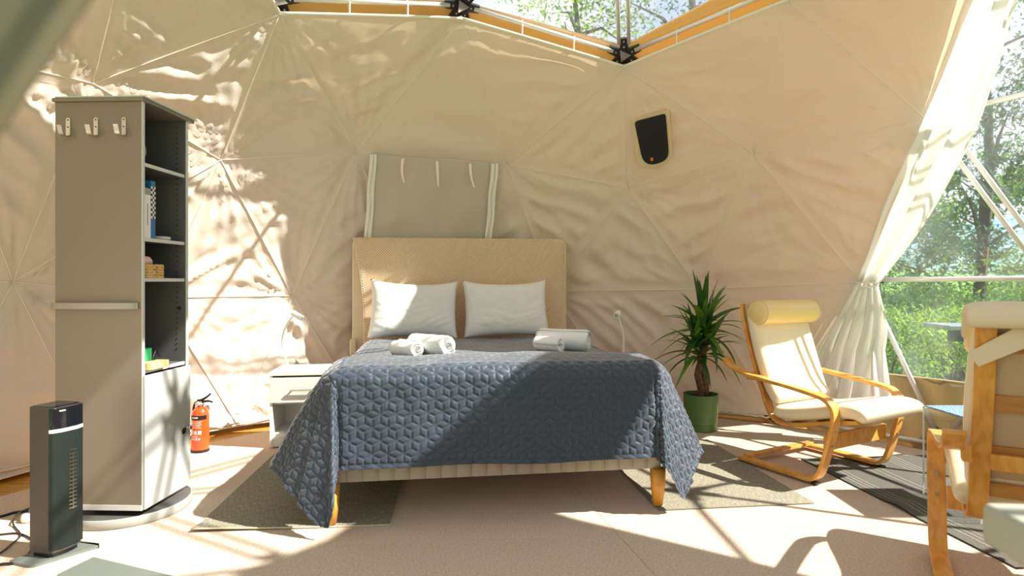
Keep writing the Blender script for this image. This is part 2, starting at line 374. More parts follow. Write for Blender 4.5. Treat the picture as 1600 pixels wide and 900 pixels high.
# ================================================================== outdoors
def ground_h(x, y):
    d = math.hypot(x, y - 2)
    h = -.35 - max(0, d - 5) * .10
    if d > 40: h += (d - 40) * .16
    h += 6 * noise.noise(Vector((x * .012, y * .012, 0))) * min(1, d / 60) + .4 * noise.noise(Vector((x * .1, y * .1, 3))) * min(1, max(0, d - 5) / 10)
    if d > 150: h += (d - 150) * .10 * (1 + noise.noise(Vector((x * .006, y * .006, 9))))
    return h
def terrain():
    vs = []; fs = []; NR, NA = 46, 96
    for i in range(NR):
        r = 3.3 * (1.105 ** i) if i else 0.0
        for j in range(NA):
            a = 2 * PI * j / NA; x = .1 + r * math.sin(a); y = 2.1 + r * math.cos(a)
            vs.append((x, y, ground_h(x, y)))
    for i in range(NR - 1):
        for j in range(NA):
            fs.append((i * NA + j, i * NA + (j + 1) % NA, (i + 1) * NA + (j + 1) % NA, (i + 1) * NA + j))
    m = D.materials.new('meadow'); m.use_nodes = True; t = m.node_tree; p = t.nodes['Principled BSDF']; p.inputs['Roughness'].default_value = 1
    p.inputs['Specular IOR Level'].default_value = .05
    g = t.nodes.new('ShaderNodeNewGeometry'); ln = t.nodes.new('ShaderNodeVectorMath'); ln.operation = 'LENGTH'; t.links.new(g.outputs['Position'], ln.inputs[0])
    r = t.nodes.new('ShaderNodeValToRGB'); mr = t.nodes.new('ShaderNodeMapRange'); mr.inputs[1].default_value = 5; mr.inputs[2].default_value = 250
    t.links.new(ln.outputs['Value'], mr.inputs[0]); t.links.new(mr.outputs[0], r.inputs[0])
    r.color_ramp.elements[0].color = (.12, .24, .04, 1); r.color_ramp.elements[1].color = (.20, .32, .38, 1)  # blue far end is distance haze put into the ground colour
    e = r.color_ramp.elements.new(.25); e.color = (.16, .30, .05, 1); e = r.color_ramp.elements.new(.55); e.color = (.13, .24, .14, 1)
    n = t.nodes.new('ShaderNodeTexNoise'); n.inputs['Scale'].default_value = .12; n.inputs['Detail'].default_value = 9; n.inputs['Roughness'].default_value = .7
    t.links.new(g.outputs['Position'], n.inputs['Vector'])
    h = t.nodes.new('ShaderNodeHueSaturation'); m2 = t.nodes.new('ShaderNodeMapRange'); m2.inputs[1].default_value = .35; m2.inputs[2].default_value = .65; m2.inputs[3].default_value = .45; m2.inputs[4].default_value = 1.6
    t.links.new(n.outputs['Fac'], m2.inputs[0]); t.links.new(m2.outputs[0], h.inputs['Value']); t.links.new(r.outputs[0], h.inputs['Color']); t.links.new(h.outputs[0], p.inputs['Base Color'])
    o = part('hillside', (vs, [], fs), m, smooth=True); o['kind'] = 'structure'; o['label'] = 'green hillside and far hills tinted blue as if by haze outside'
terrain()

M_fol = [mat('foliage_a', (.05, .13, .025), .8, trans=.35, tcol=(.2, .42, .04), var=.35, vscale=2),
         mat('foliage_b', (.10, .20, .03), .8, trans=.4, tcol=(.35, .55, .06), var=.35, vscale=2),
         mat('foliage_pine', (.035, .085, .035), .8, trans=.2, tcol=(.1, .25, .05), var=.3, vscale=2)]
M_trunk = mat('outdoor_bark', (.10, .07, .05), 1)
def foliage(rs, centers, n, size, flat=.5):
    C = np.array([c[:3] for c in centers]); S = np.array([c[3] for c in centers]); idx = rs.integers(0, len(C), n)
    g = rs.normal(size=(n, 3)); g *= (rs.random((n, 1)) ** .33) / np.linalg.norm(g, axis=1, keepdims=True); g[:, 2] *= flat
    P = C[idx] + g * S[idx][:, None]
    a = rs.normal(size=(n, 3)); a /= np.linalg.norm(a, axis=1, keepdims=True); b = rs.normal(size=(n, 3)); b /= np.linalg.norm(b, axis=1, keepdims=True)
    sz = size * (.6 + .8 * rs.random((n, 1)))
    V = np.empty((n, 3, 3)); V[:, 0] = P - a * sz; V[:, 1] = P + a * sz; V[:, 2] = P + b * sz * .8
    return V.reshape(-1, 3)
def tri_mesh(name, V, m):
    me = D.meshes.new(name); n = len(V) // 3
    me.vertices.add(len(V)); me.vertices.foreach_set('co', V.astype(np.float32).ravel())
    me.loops.add(len(V)); me.loops.foreach_set('vertex_index', np.arange(len(V), dtype=np.int32))
    me.polygons.add(n); me.polygons.foreach_set('loop_start', np.arange(0, len(V), 3, dtype=np.int32)); me.update(); me.validate()
    me.materials.append(m); return me
def tree(x, y, h, kind, seed, label, n=5000, size=.09, crown=.4):
    rs = np.random.default_rng(seed); z0 = ground_h(x, y)
    t = thing('pine_tree' if kind == 2 else 'leafy_tree', label, 'tree', (x, y, z0))
    tb = MB(); path = [(0.02 * h * math.sin(k * 1.3 + seed), .02 * h * math.cos(k + seed), h * k / 6) for k in range(7)]
    tb.tube(path, [.018 * h * (1 - .12 * k) for k in range(7)], 7)
    cs = []
    for k in range(26 if kind == 2 else 18):
        zz = h * (crown + (1 - crown) * (k + .5) / (26 if kind == 2 else 18)); rr = (h * .26) * (1.1 - (zz / h)) ** .6 + .1 * h * rs.random()
        a = rs.random() * 6.28; q = (rr * math.cos(a), rr * math.sin(a), zz, h * .085 * (1 + rs.random()))
        cs.append(q)
        if k % 2 == 0:
            i = min(5, int(zz / h * 6)); p0 = path[i]; tb.tube([p0, ((p0[0] + q[0]) / 2, (p0[1] + q[1]) / 2, (p0[2] + q[2]) / 2 + .03 * h), q[:3]], [.006 * h, .004 * h, .001 * h], 4)
    part('trunk', tb, M_trunk, t)
    o = part('crown', tri_mesh('crown', foliage(rs, cs, n, size, .45 if kind == 2 else .8), M_fol[kind]), None, t); o['kind'] = 'stuff'
# right window view
tree(14.5, 12.5, 9.5, 2, 3, 'tall dark pine outside beside the right edge of the side window', 9000, .07, .35)
tree(13.0, 16.5, 10.5, 2, 4, 'pine behind the window strut, right of the white curtain', 9000, .08, .3)
tree(24, 24, 9, 1, 5, 'bright green leafy tree down the slope seen low in the side window', 5000, .16, .15)
tree(19.5, 25, 8.0, 0, 6, 'dark green rounded tree left of the bright one on the slope', 5000, .16, .15)
tree(30, 26, 9, 0, 7, 'mid green tree on the slope behind the chair seen from behind', 5000, .18, .15)
# roof view
tree(2.0, 20, 13.0, 1, 8, 'pale green tree crown seen through the roof left of the twin struts', 7000, .09, .3)
tree(6.2, 21, 15.5, 2, 9, 'pine crown seen through the roof right of the twin struts', 8000, .09, .3)
def bush(x, y, r, kind, seed, label):
    rs = np.random.default_rng(seed); z0 = ground_h(x, y)
    t = thing('bush', label, 'bush', (x, y, z0), group='bushes outside the side window')
    cs = [(rs.normal() * r * .5, rs.normal() * r * .5, r * .5 + rs.random() * r * .5, r * .55) for _ in range(8)]
    tb = MB()
    for q in cs: tb.cyl((0, 0, 0), q[:3], .02 * r + .01, .005, 5)
    part('stem', tb, M_trunk, t)
    o = part('foliage', tri_mesh('foliage', foliage(rs, cs, 6500, .028 * r + .018, .8), M_fol[kind]), None, t); o['kind'] = 'stuff'
bush(5.5, 8.9, 1.0, 1, 11, 'bright green bush outside just above the brown skirt beside the curtain')
bush(7.3, 10.0, 1.1, 1, 12, 'large bright green bush outside between the curtain and the chair seen from behind')
bush(9.6, 10.8, 1.2, 0, 13, 'dark green bush outside by the right edge, up the slope')
bush(7.9, 8.3, .8, 1, 14, 'low bush outside hidden partly by the chair seen from behind')
bush(7.8, 13.2, 1.7, 0, 15, 'dark green bush outside further away, left of the bright ones')
bush(11.2, 14.8, 1.8, 1, 16, 'tall yellow green bush outside behind the clear pane above the dark bench')
bush(14.5, 17.5, 2.2, 0, 17, 'broad mid green bush down the slope behind the others')
bush(9.5, 17.5, 2.4, 1, 18, 'broad yellow green bush down the slope seen beside the curtain')
t = thing('garden_bench', 'dark grey plank bench outside among the bushes', 'bench', (5.50, 6.6, ground_h(5.5, 6.6)), -.1)
zb = .62 - ground_h(5.2, 6.6)
part('bench_top', MB().box((0, 0, zb), (1.6, .5, .05)), mat('weathered_plank', (.20, .22, .24), .5), t, bevel=.006)
part('rail', MB().box((0, -.2, zb - .085), (1.56, .05, .12)), M_black, t)
for sx in (-.2, .6): part('leg', MB().cyl((sx, 0, 0), (sx, 0, zb - .03), .03, .03, 8), M_black, t)
g = ground_h(3.6, 5.55)
rk = MB(); rk.lathe([(.01, 0), (.30, .02), (.34, .2), (.24, .42), (.02, .5)], 9)
o = part('boulder', rk, mat('dark_rock', (.05, .055, .06), .7, bump=1, bscale=6, bdist=.05), None, loc=(3.75, 5.75, g - .05)); tag(o, 'dark boulder outside at the foot of the curtain window', 'rock')

# ================================================================== dome
def warp(P):
    P = np.array(P, float); d = P - CEN; r = np.linalg.norm(d); return CEN + d * (1 + .10 * (RL / r - 1))
def nz3(P, s, seed=0.0): return noise.noise(Vector((P[0] * s + seed, P[1] * s - seed, P[2] * s + 2 * seed)))

ring4 = [(20, 440), (250, 465), (457, 462), (655, 460), (862, 455), (1092, 452), (1345, 440)]
ring3 = [(145, 130), (345, 250), (557, 237), (793, 257), (981, 293), (1177, 239), (1450, 188)]
rim = [(437, 22), (722, 30), (975, 105), (1232, 0)]
N = {}
def reg(ring, i, P, kind): N[(ring, i)] = dict(P=np.array(P, float), kind=kind)
R4 = [azel(sph(*q)) for q in ring4] + [(66, 9), (86, 9), (106, 9)] + [(127 + 21 * k, 9) for k in range(7)] + [(276, 9)]
R3 = [azel(sph(*q)) for q in ring3] + [(78, 27), (98, 27)] + [(118 + 21 * k, 27) for k in range(7)] + [(264, 28), (283, 29)]
RM = [azel(sph(*q)) for q in rim] + [azel(sph(1568, -95)), (100, 48), (128, 46), (156, 46), (184, 46), (212, 46), (240, 48), (266, 52), (291, 56)]
N5 = RM[4]; pass
FL = [(-58, -10.2), (-42, -10.2), (-25, -9.9), (-6, -9.6), (16, -9.5), (37, -9.5), (56, -10), (76, -10.6), (96, -10.6), (116, -10.6)] + [(137 + 21 * k, -10.6) for k in range(6)] + [(263, -10.6), (285, -10.6)]
TP = [(20, 62), (81, 64.8), (116, 60), (164, 60), (212, 60), (268, 64), (332, 62)]
def full(a): a = sorted([((az + 90) % 360 - 90, el) for az, el in a]); return a
R4, R3, RM, FL, TP = map(full, (R4, R3, RM, FL, TP))
def strip(A, B):
    """triangles between two closed rings of (az, el)"""
    tris = []; i = j = 0; na, nb = len(A), len(B)
    pa = lambda k: ae(*A[k % na]); pb = lambda k: ae(*B[k % nb])
    j = min(range(nb), key=lambda k: np.linalg.norm(pb(k) - pa(0))); j0 = j; ca = cb = 0
    while ca < na or cb < nb:
        da = np.linalg.norm(pa(i + 1) - pb(j)) if ca < na else 1e9
        db = np.linalg.norm(pb(j + 1) - pa(i)) if cb < nb else 1e9
        if da <= db: tris.append((('a', i % na), ('a', (i + 1) % na), ('b', j % nb))); i += 1; ca += 1
        else: tris.append((('a', i % na), ('b', (j + 1) % nb), ('b', j % nb))); j += 1; cb += 1
    return tris
rings = [FL, R4, R3, RM, TP]
ALL = []
for lv in range(4):
    for t3 in strip(rings[lv], rings[lv + 1]):
        ALL.append((lv, [rings[lv][k] if s == 'a' else rings[lv + 1][k] for s, k in t3]))
for k in range(len(TP)): ALL.append((4, [TP[k], TP[(k + 1) % len(TP)], (0, 90)]))

def cen_az(tr):
    v = sum(ae(*q) for q in tr) / 3; return azel(v)
def kind_of(lv, tr):
    a, e = cen_az(tr)
    if lv >= 3: return 'film'
    a = (a + 90) % 360 - 90
    if lv == 0 and 44 < a < 60: return 'film'
    if -90 <= a < 47: return 'liner'
    if lv == 2:
        if a < 60 and min(q[0] for q in tr) > 30 and max(q[0] for q in tr) < 75: return 'liner'
        if a > 245: return 'liner'
        if a < 132: return 'drape' if e > 36 or a > 96 else 'film'
        return 'film'
    if a < 106: return 'film'
    if a < 140 or a > 240: return 'liner'
    return 'film'
walls = {k: structure('wall_' + k, (CEN[0], CEN[1], 0)) for k in ('left', 'back', 'right', 'front')}
ceiling = structure('ceiling', (CEN[0], CEN[1], 0)); window1 = structure('window_1', (CEN[0], CEN[1], 0))
def wall_for(a):
    a = (a + 90) % 360 - 90
    return walls['left'] if a < -36 or a > 235 else walls['back'] if a < 31 else walls['right'] if a < 140 else walls['front']
random.seed(4)
def liner_panel(tr, wall, n=40, amp=1.0):
    V3 = [ae(*q) for q in tr]; nn = np.cross(V3[1] - V3[0], V3[2] - V3[0]); nn /= np.linalg.norm(nn)
    if nn @ (V3[0] - CEN) > 0: nn = -nn                       # towards the room
    tdir = np.cross(nn, [0, 0, 1.]); tdir /= np.linalg.norm(tdir); vdir = np.cross(tdir, nn)
    ks = [random.uniform(13, 22) for _ in range(3)]; ph = [random.uniform(0, 6) for _ in range(3)]; sd_ = random.uniform(0, 50); rot = random.uniform(-.7, .7)
    verts = []; idx = {}
    for i in range(n + 1):
        for j in range(n + 1 - i):
            a, b = i / n, j / n; c = 1 - a - b; P = a * V3[0] + b * V3[1] + c * V3[2]
            mn = min(a, b, c); fade = min(1, mn * 7); fade = fade * fade * (3 - 2 * fade)
            fe = min(1, mn * 16)
            off = 0.0
            for k in range(3):
                d = P - V3[k]; r = np.linalg.norm(d)
                if r > 1e-6:
                    th = math.atan2(d @ vdir, d @ tdir)
                    sn_ = math.sin(ks[k] * .8 * th + ph[k] + 2.2 * nz3(P, 1.8, sd_)); off += (.019 * math.exp(-r / .36) * (.55 - 1.3 * abs(sn_)) + .006 * math.exp(-r / .12) * sn_) * min(1, r / .06) * fe
            x, y = P @ tdir, P @ vdir
            x2 = x * math.cos(rot) + y * math.sin(rot); y2 = -x * math.sin(rot) + y * math.cos(rot)
            q = noise.noise(Vector((x2 * 1.5 + sd_, y2 * 6.5, sd_ + .8 * x2)))
            q2 = noise.noise(Vector((x2 * 3 + sd_, y2 * 15 + 2 * q, sd_)))
            off += (.030 * (1 - abs(q) * 2.2) * .9 + .009 * q2) * fade
            off += -.05 * 27 * a * b * c * .6                   # belly outwards
            idx[(i, j)] = len(verts); verts.append(tuple(warp(P + nn * (off * amp))))
    fs = []
    for i in range(n):
        for j in range(n - i):
            f = (idx[(i, j)], idx[(i + 1, j)], idx[(i, j + 1)]); fs.append(f)
            if j < n - i - 1: fs.append((idx[(i + 1, j)], idx[(i + 1, j + 1)], idx[(i, j + 1)]))
    o = part('canvas_panel', (verts, [], fs), M_liner, wall, smooth=True, world=True)
    return o
def scaled(q, R, del_=0): return ae(q[0], q[1] + del_ + (1.1 if q in RM and R > RL + .03 else 0), R)
seam_edges = {}; strut_edges = {}; liner_nodes = set(); film_tr = []
bpy.context.view_layer.update()
for lv, tr in ALL:
    k = kind_of(lv, tr); a, e = cen_az(tr)
    for p in range(3):
        ed = tuple(sorted((tr[p], tr[(p + 1) % 3]))); strut_edges.setdefault(ed, set()).add((lv, k))
    if k == 'liner':
        vis = -75 < (a + 90) % 360 - 90 < 70
        amp = 1.6 if ((a + 90) % 360 - 90) < -5 else 1.45
        if lv == 2 and (a + 180) % 360 - 180 > -20: amp = .75
        liner_panel(tr, wall_for(a), 44 if vis else 8, amp)
        for p in range(3): seam_edges.setdefault(tuple(sorted((tr[p], tr[(p + 1) % 3]))), []).append(wall_for(a))
        mb = MB(); mb.add([scaled(q, RC, (2.4 if 40 < q[0] < 50 else 1.4 if 50 < q[0] < 75 else .9 if 10 < q[0] < 25 else .2) if q in RM else 0) for q in tr], [(0, 1, 2)])
        part('cover_panel', mb, M_cover, wall_for(a), world=True)
    elif k == 'drape':
        pass
    if k in ('film', 'drape'):
        mb = MB(); mb.add([scaled(q, RC - .01) for q in tr], [(0, 1, 2)])
        part('window_pane', mb, M_film, window1 if (k == 'drape' or (lv < 3 and 40 < a < 140)) else ceiling if lv >= 3 else walls['front'], world=True)
for ed, ws in seam_edges.items():
    if len(ws) == 1 and (ed[0] in RM and ed[1] in RM): continue
    P0, P1 = ae(*ed[0]), ae(*ed[1]); cinw = (CEN - (P0 + P1) / 2); cinw /= np.linalg.norm(cinw)
    pts = [warp(P0 + (P1 - P0) * t / 14) + cinw * .003 for t in range(15)]
    part('seam', MB().tube(pts, .0032, 5), M_seam, ws[0], smooth=True, world=True)
    for q in ed: liner_nodes.add(q)

# unseen opaque cap added over the roof crown to shade the left wall
mb = MB(); nA = 36
for j, el in enumerate((69.5, 75, 81, 87)): mb.v += [tuple(ae(360 * i / nA, el, 3.40)) for i in range(nA)]
mb.v.append(tuple(ae(0, 90, 3.40)))
mb.f = [(j * nA + i, j * nA + (i + 1) % nA, (j + 1) * nA + (i + 1) % nA, (j + 1) * nA + i) for j in range(3) for i in range(nA)] + [(3 * nA + i, 3 * nA + (i + 1) % nA, 4 * nA) for i in range(nA)]
part('crown_shade', mb, M_cover, ceiling, world=True)
# ------------------------------------------------------------------ frame
frame = thing('dome_frame', None, None, (CEN[0], CEN[1], 0)); frame['kind'] = 'structure'
def strut(P0, P1, r=.0165, off=None):
    P0, P1 = np.array(P0), np.array(P1); d = (P1 - P0) / np.linalg.norm(P1 - P0)
    o = off if off is not None else 0
    part('strut', MB().cyl(P0 + d * .09 + o, P1 - d * .09 + o, r, n=12), M_alu, frame, smooth=True, world=True)
hubs = set()
for ed, ks in strut_edges.items():
    a = (cen_az((ed[0], ed[1], ed[1]))[0] + 90) % 360 - 90
    isrim = ed[0] in RM and ed[1] in RM; top = any(l >= 3 for l, _ in ks); onlyliner = all(k == 'liner' for _, k in ks)
    floor_e = ed[0] in FL and ed[1] in FL
    if onlyliner and not isrim and not floor_e: continue
    P0, P1 = scaled(ed[0], RF), scaled(ed[1], RF)
    dv = np.cross(P1 - P0, (P0 + P1) / 2 - CEN); dv /= np.linalg.norm(dv)
    double = (RM[0] is None) or (not isrim and (abs(P0[0] - .8) < .4 and abs(P1[0] - .8) < .5 and top and min(P0[1], P1[1]) > 2.5)) or (57 - 6 < min(ed[0][0], ed[1][0]) < 62 and {min(ed[0][1], ed[1][1]), 1} and any(abs(q[1] - 9) < .1 and abs(q[0] - 66) < .1 for q in ed) and any(q[1] > 20 for q in ed)) or (any(q == (81, 64.8) for q in ed))
    if floor_e: P0[2] = P1[2] = .035
    if double: strut(P0, P1, .0145, dv * .036); strut(P0, P1, .0145, -dv * .036)
    else: strut(P0, P1)
    if not floor_e: hubs.add(ed[0]); hubs.add(ed[1])
def hub(q, vis):
    P = scaled(q, RF); nn = Vector((CEN - P)).normalized(); Q = nn.to_track_quat('Z', 'Y').to_matrix().to_4x4(); T = Matrix.Translation(P) @ Q
    nb = [ed for ed in strut_edges if q in ed]
    mb = MB(); mb.prism([(.06 * math.cos(2 * PI * k / 16), .06 * math.sin(2 * PI * k / 16)) for k in range(16)], -.012, .012, T)
    bolts = MB()
    for ed in nb:
        O = scaled(ed[0] if ed[1] == q else ed[1], RF); d = (T.inverted() @ Vector(O)).normalized(); a = math.atan2(d.y, d.x)
        R = T @ Matrix.Rotation(a, 4, 'Z')
        mb.add([(.02, -.034, -.012), (.125, -.024, -.012), (.125, .024, -.012), (.02, .034, -.012), (.02, -.034, .02), (.125, -.024, .02), (.125, .024, .02), (.02, .034, .02)],
               [(0, 3, 2, 1), (4, 5, 6, 7), (0, 1, 5, 4), (1, 2, 6, 5), (2, 3, 7, 6), (3, 0, 4, 7)], R)
        for x in (.065, .105): bolts.lathe([(.006, .019), (.006, .026), (.003, .028)], 8, M=R @ Matrix.Translation((x, 0, 0)))
    h = part('hub', mb, M_black, frame, world=True, label='black steel hub plate')
    if vis:
        bolts.prism([(.052, .0), (-.026, .045), (-.026, -.045)], .020, .026, T)
        b = part('gusset_and_bolts', bolts, M_steel, h, world=False)
        b.data.transform((Matrix.Translation(frame.location)).inverted())
for q in hubs: hub(q, True)

# rim hem, loops between hem and strut
hemsrc = [q for q in RM]
for i in range(len(RM)):
    A, B = RM[i], RM[(i + 1) % len(RM)]
    ws = seam_edges.get(tuple(sorted((A, B))))
    if not ws: continue
    P0, P1 = ae(*A), ae(*B); pts = []
    for t in range(21):
        s_ = t / 20; pts.append(warp(P0 + (P1 - P0) * s_) + np.array([0, 0, .006]))
    part('hem', MB().tube(pts, .0105, 8), M_hem, ws[0], smooth=True, world=True)
    F0, F1 = scaled(A, RF), scaled(B, RF)
    for s_ in (.36, .68):
        H = warp(P0 + (P1 - P0) * s_) + np.array([0, 0, .004]); S = F0 + (F1 - F0) * s_; inw = (CEN - S) / np.linalg.norm(CEN - S)
        up = np.array([0, 0, 1.])
        pts = smooth_path([H, (H + S) / 2 + inw * .012, S + inw * .018, S + up * .02, S - inw * .018, (H + S) / 2 - inw * .01, H], 4)
        part('hem_loop', MB().tube(pts, .006, 6), M_seam, ws[0], smooth=True, world=True)
# little node tufts where seams are tied to hubs
for q in liner_nodes:
    if q in FL: continue
    P = warp(ae(*q)); inw = (CEN - P) / np.linalg.norm(CEN - P)
    part('node_tie', MB().cyl(P - inw * .05, P + inw * .012, .006, .004, 6), M_seam, wall_for(q[0]), world=True)

# ------------------------------------------------------------------ curtains by the side window
def sheet(rows, m, name, parent, folds=7, amp=.02, tuck=None, label=None, fphase=0.0):
    """rows: list of (left point, right point) along the height; folds run along the height"""
    vs = []; n = 56; mrows = len(rows)
    for i, (A, B) in enumerate(rows):
        A, B = np.array(A), np.array(B)
        mid = (A + B) / 2; inw = CEN - mid; inw[2] = 0; inw /= np.linalg.norm(inw); wdt = np.linalg.norm(B - A)
        for j in range(n + 1):
            s_ = j / n
            am = amp * min(1, .25 + wdt / .5) * min(1, s_ * 8, (1 - s_) * 8 + .3)
            f = math.sin(s_ * folds * 2 * PI + fphase + .9 * math.sin(i * .22)) + .5 * math.sin(s_ * folds * 3.3 * PI + i * .12)
            vs.append(tuple(A + (B - A) * s_ + inw * (am * f + .02)))
    fs = [(i * (n + 1) + j, i * (n + 1) + j + 1, (i + 1) * (n + 1) + j + 1, (i + 1) * (n + 1) + j) for i in range(mrows - 1) for j in range(n)]
    o = part(name, (vs, [], fs), m, parent, smooth=True, world=parent is not None, label=label)
    sol = o.modifiers.new('thick', 'SOLIDIFY'); sol.thickness = .003
    return o
def interp(pts, n):
    sp = smooth_path(pts, 12); L = np.linspace(0, len(sp) - 1, n); return [tuple(np.array(sp[int(math.floor(l))]) * (1 - l % 1) + np.array(sp[min(len(sp) - 1, int(math.floor(l)) + 1)]) * (l % 1)) for l in L]
c1 = thing('curtain', 'long white canvas curtain gathered with a tie beside the side window', 'curtain', (2.45, 4.1, 0))
NR_ = 40
tie = sph(1352, 444, 3.16)
Lp = [azel(sph(1340, 440, 3.2))] + [azel(sph(u, v)) for u, v in ((1392, 305), (1447, 190), (1486, 95), (1529, -10))] + [N5]
Rp = [sph(1374, 445, 3.16)] + [sph(u, v, 3.0) for u, v in ((1452, 345), (1514, 232), (1557, 115), (1594, -5))] + [ae(77, 40, 3.14)]
Lq, Rq = interp(Lp, NR_), interp(Rp, NR_)
rows = [(ae(*a, 3.20 - .0), np.array(b)) for a, b in zip(Lq, Rq)]
sheet(rows, M_curtain, 'upper_curtain', c1, 3, .045, fphase=1.0)
T0, T1 = np.array(rows[0][0]), np.array(rows[0][1])
fl0 = np.array(atY(1238, 640, 4.35)); fl1 = np.array(atY(1396, 640, 4.0))
low = [(T0 * (1 - s) + fl0 * s if s else T0, T1 * (1 - s) + fl1 * s) for s in np.linspace(0, 1, 24)]
low = [(a, b + (b - a) * .10 * math.sin(PI * min(1, i / 12))) for i, (a, b) in enumerate(low)]
sheet(low, M_curtain, 'lower_curtain', c1, 5, .045, fphase=.4)
tb = MB(); ctr = (T0 + T1) / 2; pts = [ctr + .1 * np.array([math.cos(a) * (T1 - T0)[0] / .15 * .8, math.cos(a) * (T1 - T0)[1] / .15 * .8, .15 * math.sin(a)]) + (CEN - ctr) / 3.2 * (.03 + .05 * abs(math.sin(a))) for a in np.linspace(0, 2 * PI, 20)]
tb.tube(pts, .006, 6); part('tie_cord', tb, M_seam, c1, smooth=True, world=True)
# liner corner pulled into the tie, white in the sun
c2 = thing('curtain', 'second curtain drawn to the camera side of the side window', 'curtain', (3.2, 1.2, 0))
Lp = [(107, 9), (102, 15), (94.5, 25), (87, 34.5), (81, 38), (78, 41)]
Rp = [(108, 9), (112, 18), (112, 27), (106, 38), (101, 45), (98, 48)]
Lq, Rq = interp(Lp, 30), interp(Rp, 30)
sheet([(ae(*a, 3.15), ae(*b, 3.2)) for a, b in zip(Lq, Rq)], M_curtain, 'upper_curtain', c2, 5, .03)
a0, b0 = ae(105, 9, 3.15), ae(108, 9, 3.2)
sheet([(a0 * (1 - s) + np.array([3.2, 1.3, .3]) * s, b0 * (1 - s) + np.array([3.05, 1.05, .3]) * s) for s in np.linspace(0, 1, 10)], M_curtain, 'lower_curtain', c2, 4, .03)
# strip of canvas between the two curtain heads and the rim
a0 = (66, 43.5); b0 = (100, 48)
rowsS = []
for s in np.linspace(0, 1, 20):
    az = N5[0] + (108 - N5[0]) * s; et = np.interp(az, [70, 80, 91, 102, 108], [44.3, 45.4, 47.8, 51, 51.5]); lo = np.interp(az, [70, 78, 85.5, 89.5, 94, 101, 108], [41, 39.8, 36.3, 32, 26.4, 16, 7])
    rowsS.append((ae(az, et, RC + .012), ae(az, lo, RC + .012)))
vs = [tuple(p) for r in rowsS for p in r]; fs = [(2 * i, 2 * i + 1, 2 * i + 3, 2 * i + 2) for i in range(19)]
part('cover_panel', (vs, [], fs), M_cover, walls['right'], world=True)
# brown skirt of the outer cover under the side window
for az_s in range(-80, 41, 11):
    mb = MB(); mb.add([ae(a, math.degrees(math.asin((z - .6) / 3.34)), 3.345) for z in (-.03, .30) for a in (az_s, az_s + 5.5, az_s + 11)], [(0, 1, 4, 3), (1, 2, 5, 4)])
    part('skirt', mb, M_skirt, wall_for(az_s + 5), world=True)
vs = []; fs = []; nS = 90
for i in range(nS + 1):
    az = 41 + 66 * i / nS
    for j in range(7):
        z = -.04 + .49 * j / 6; el = math.degrees(math.asin((z - .6) / 3.31))
        R = 3.30 + .012 * math.sin(az * 1.7 + j * .8) + .01 * math.sin(az * .9 + 2 * j)
        vs.append(tuple(ae(az, el, R)))
for i in range(nS):
    for j in range(6): fs.append((i * 7 + j, i * 7 + j + 1, i * 7 + 8 + j, i * 7 + 7 + j))
part('skirt', (vs, [], fs), M_skirt, walls['right'], smooth=True, world=True, label='brown canvas skirt')
pts = [ae(41 + 66 * i / 60, math.degrees(math.asin((.452 - .6) / 3.31)), 3.30) for i in range(61)]
part('skirt_hem', MB().tube(pts, .006, 6), M_ventb, walls['right'], world=True)

# ------------------------------------------------------------------ window flap above the headboard
def on_plane(u, v, P, n):
    d = ray(u, v); t = ((P - EYE) @ n) / (d @ n); return EYE + t * d
A_, B_ = sph(557, 237), sph(793, 257); C_ = sph(655, 460)
pn = np.cross(B_ - A_, np.array([.0, .22, -1.])); pn /= np.linalg.norm(pn); pn = -pn if pn @ (CEN - A_) < 0 else pn
def FP(u, v, o=.0): return on_plane(u, v, A_ + pn * (.035 + o), pn)
vs = []; nx_, nz_ = 60, 44
for j in range(nz_ + 1):
    for i in range(nx_ + 1):
        s_, t_ = i / nx_, j / nz_
        ul, ur = 578 - 8 * t_, 773 - 11 * t_; vt = 240 + 15 * s_; vb = 400
        P = FP(ul + (ur - ul) * s_, vt + (vb - vt) * t_)
        dsp = .012 * noise.noise(Vector((s_ * 5 + 3 * t_, t_ * 3 - 3 * s_, 2))) + .012 * math.exp(-((s_ - .62 + .18 * t_) / .06) ** 2) * (1 - t_) + .010 * math.exp(-((s_ - .35 - .1 * t_) / .07) ** 2) * (1 - t_)
        dsp += .008 * math.sin(9 * (s_ * 1.3 + t_)) * t_
        vs.append(tuple(P + pn * dsp))
fs = [(j * (nx_ + 1) + i, j * (nx_ + 1) + i + 1, (j + 1) * (nx_ + 1) + i + 1, (j + 1) * (nx_ + 1) + i) for j in range(nz_) for i in range(nx_)]
flap = part('window_flap', (vs, [], fs), M_flap, walls['back'], smooth=True, world=True, label='greyish zipped window flap')
M_zip = mat('zip_tape', (.80, .78, .72), .6, bump=.6, bscale=60)
for (ut, ub, vt) in ((583, 573, 241), (773, 761, 256)):
    mb = MB()
    for k, (o1, o2) in enumerate(((-5.5, -1.2), (1.2, 5.5))):
        rows_ = [(FP(ut + (ub - ut) * t + o1 + math.sin(t * 14) * .6, vt + (400 - vt) * t, .026), FP(ut + (ub - ut) * t + o2 + math.sin(t * 14) * .6, vt + (400 - vt) * t, .026)) for t in np.linspace(0, 1, 20)]
        v_ = []
        for a, b in rows_: v_ += [a, b, b + pn * .004, a + pn * .004]
        f_ = [(4 * i + k2, 4 * i + (k2 + 1) % 4, 4 * i + 4 + (k2 + 1) % 4, 4 * i + 4 + k2) for i in range(19) for k2 in range(4)]
        mb.add(v_, f_)
    mb.tube([FP(ut + (ub - ut) * t, vt + (400 - vt) * t, .03) for t in np.linspace(0, 1, 12)], .004, 6)
    part('zip', mb, M_zip, walls['back'], world=True, label='white zip tape')
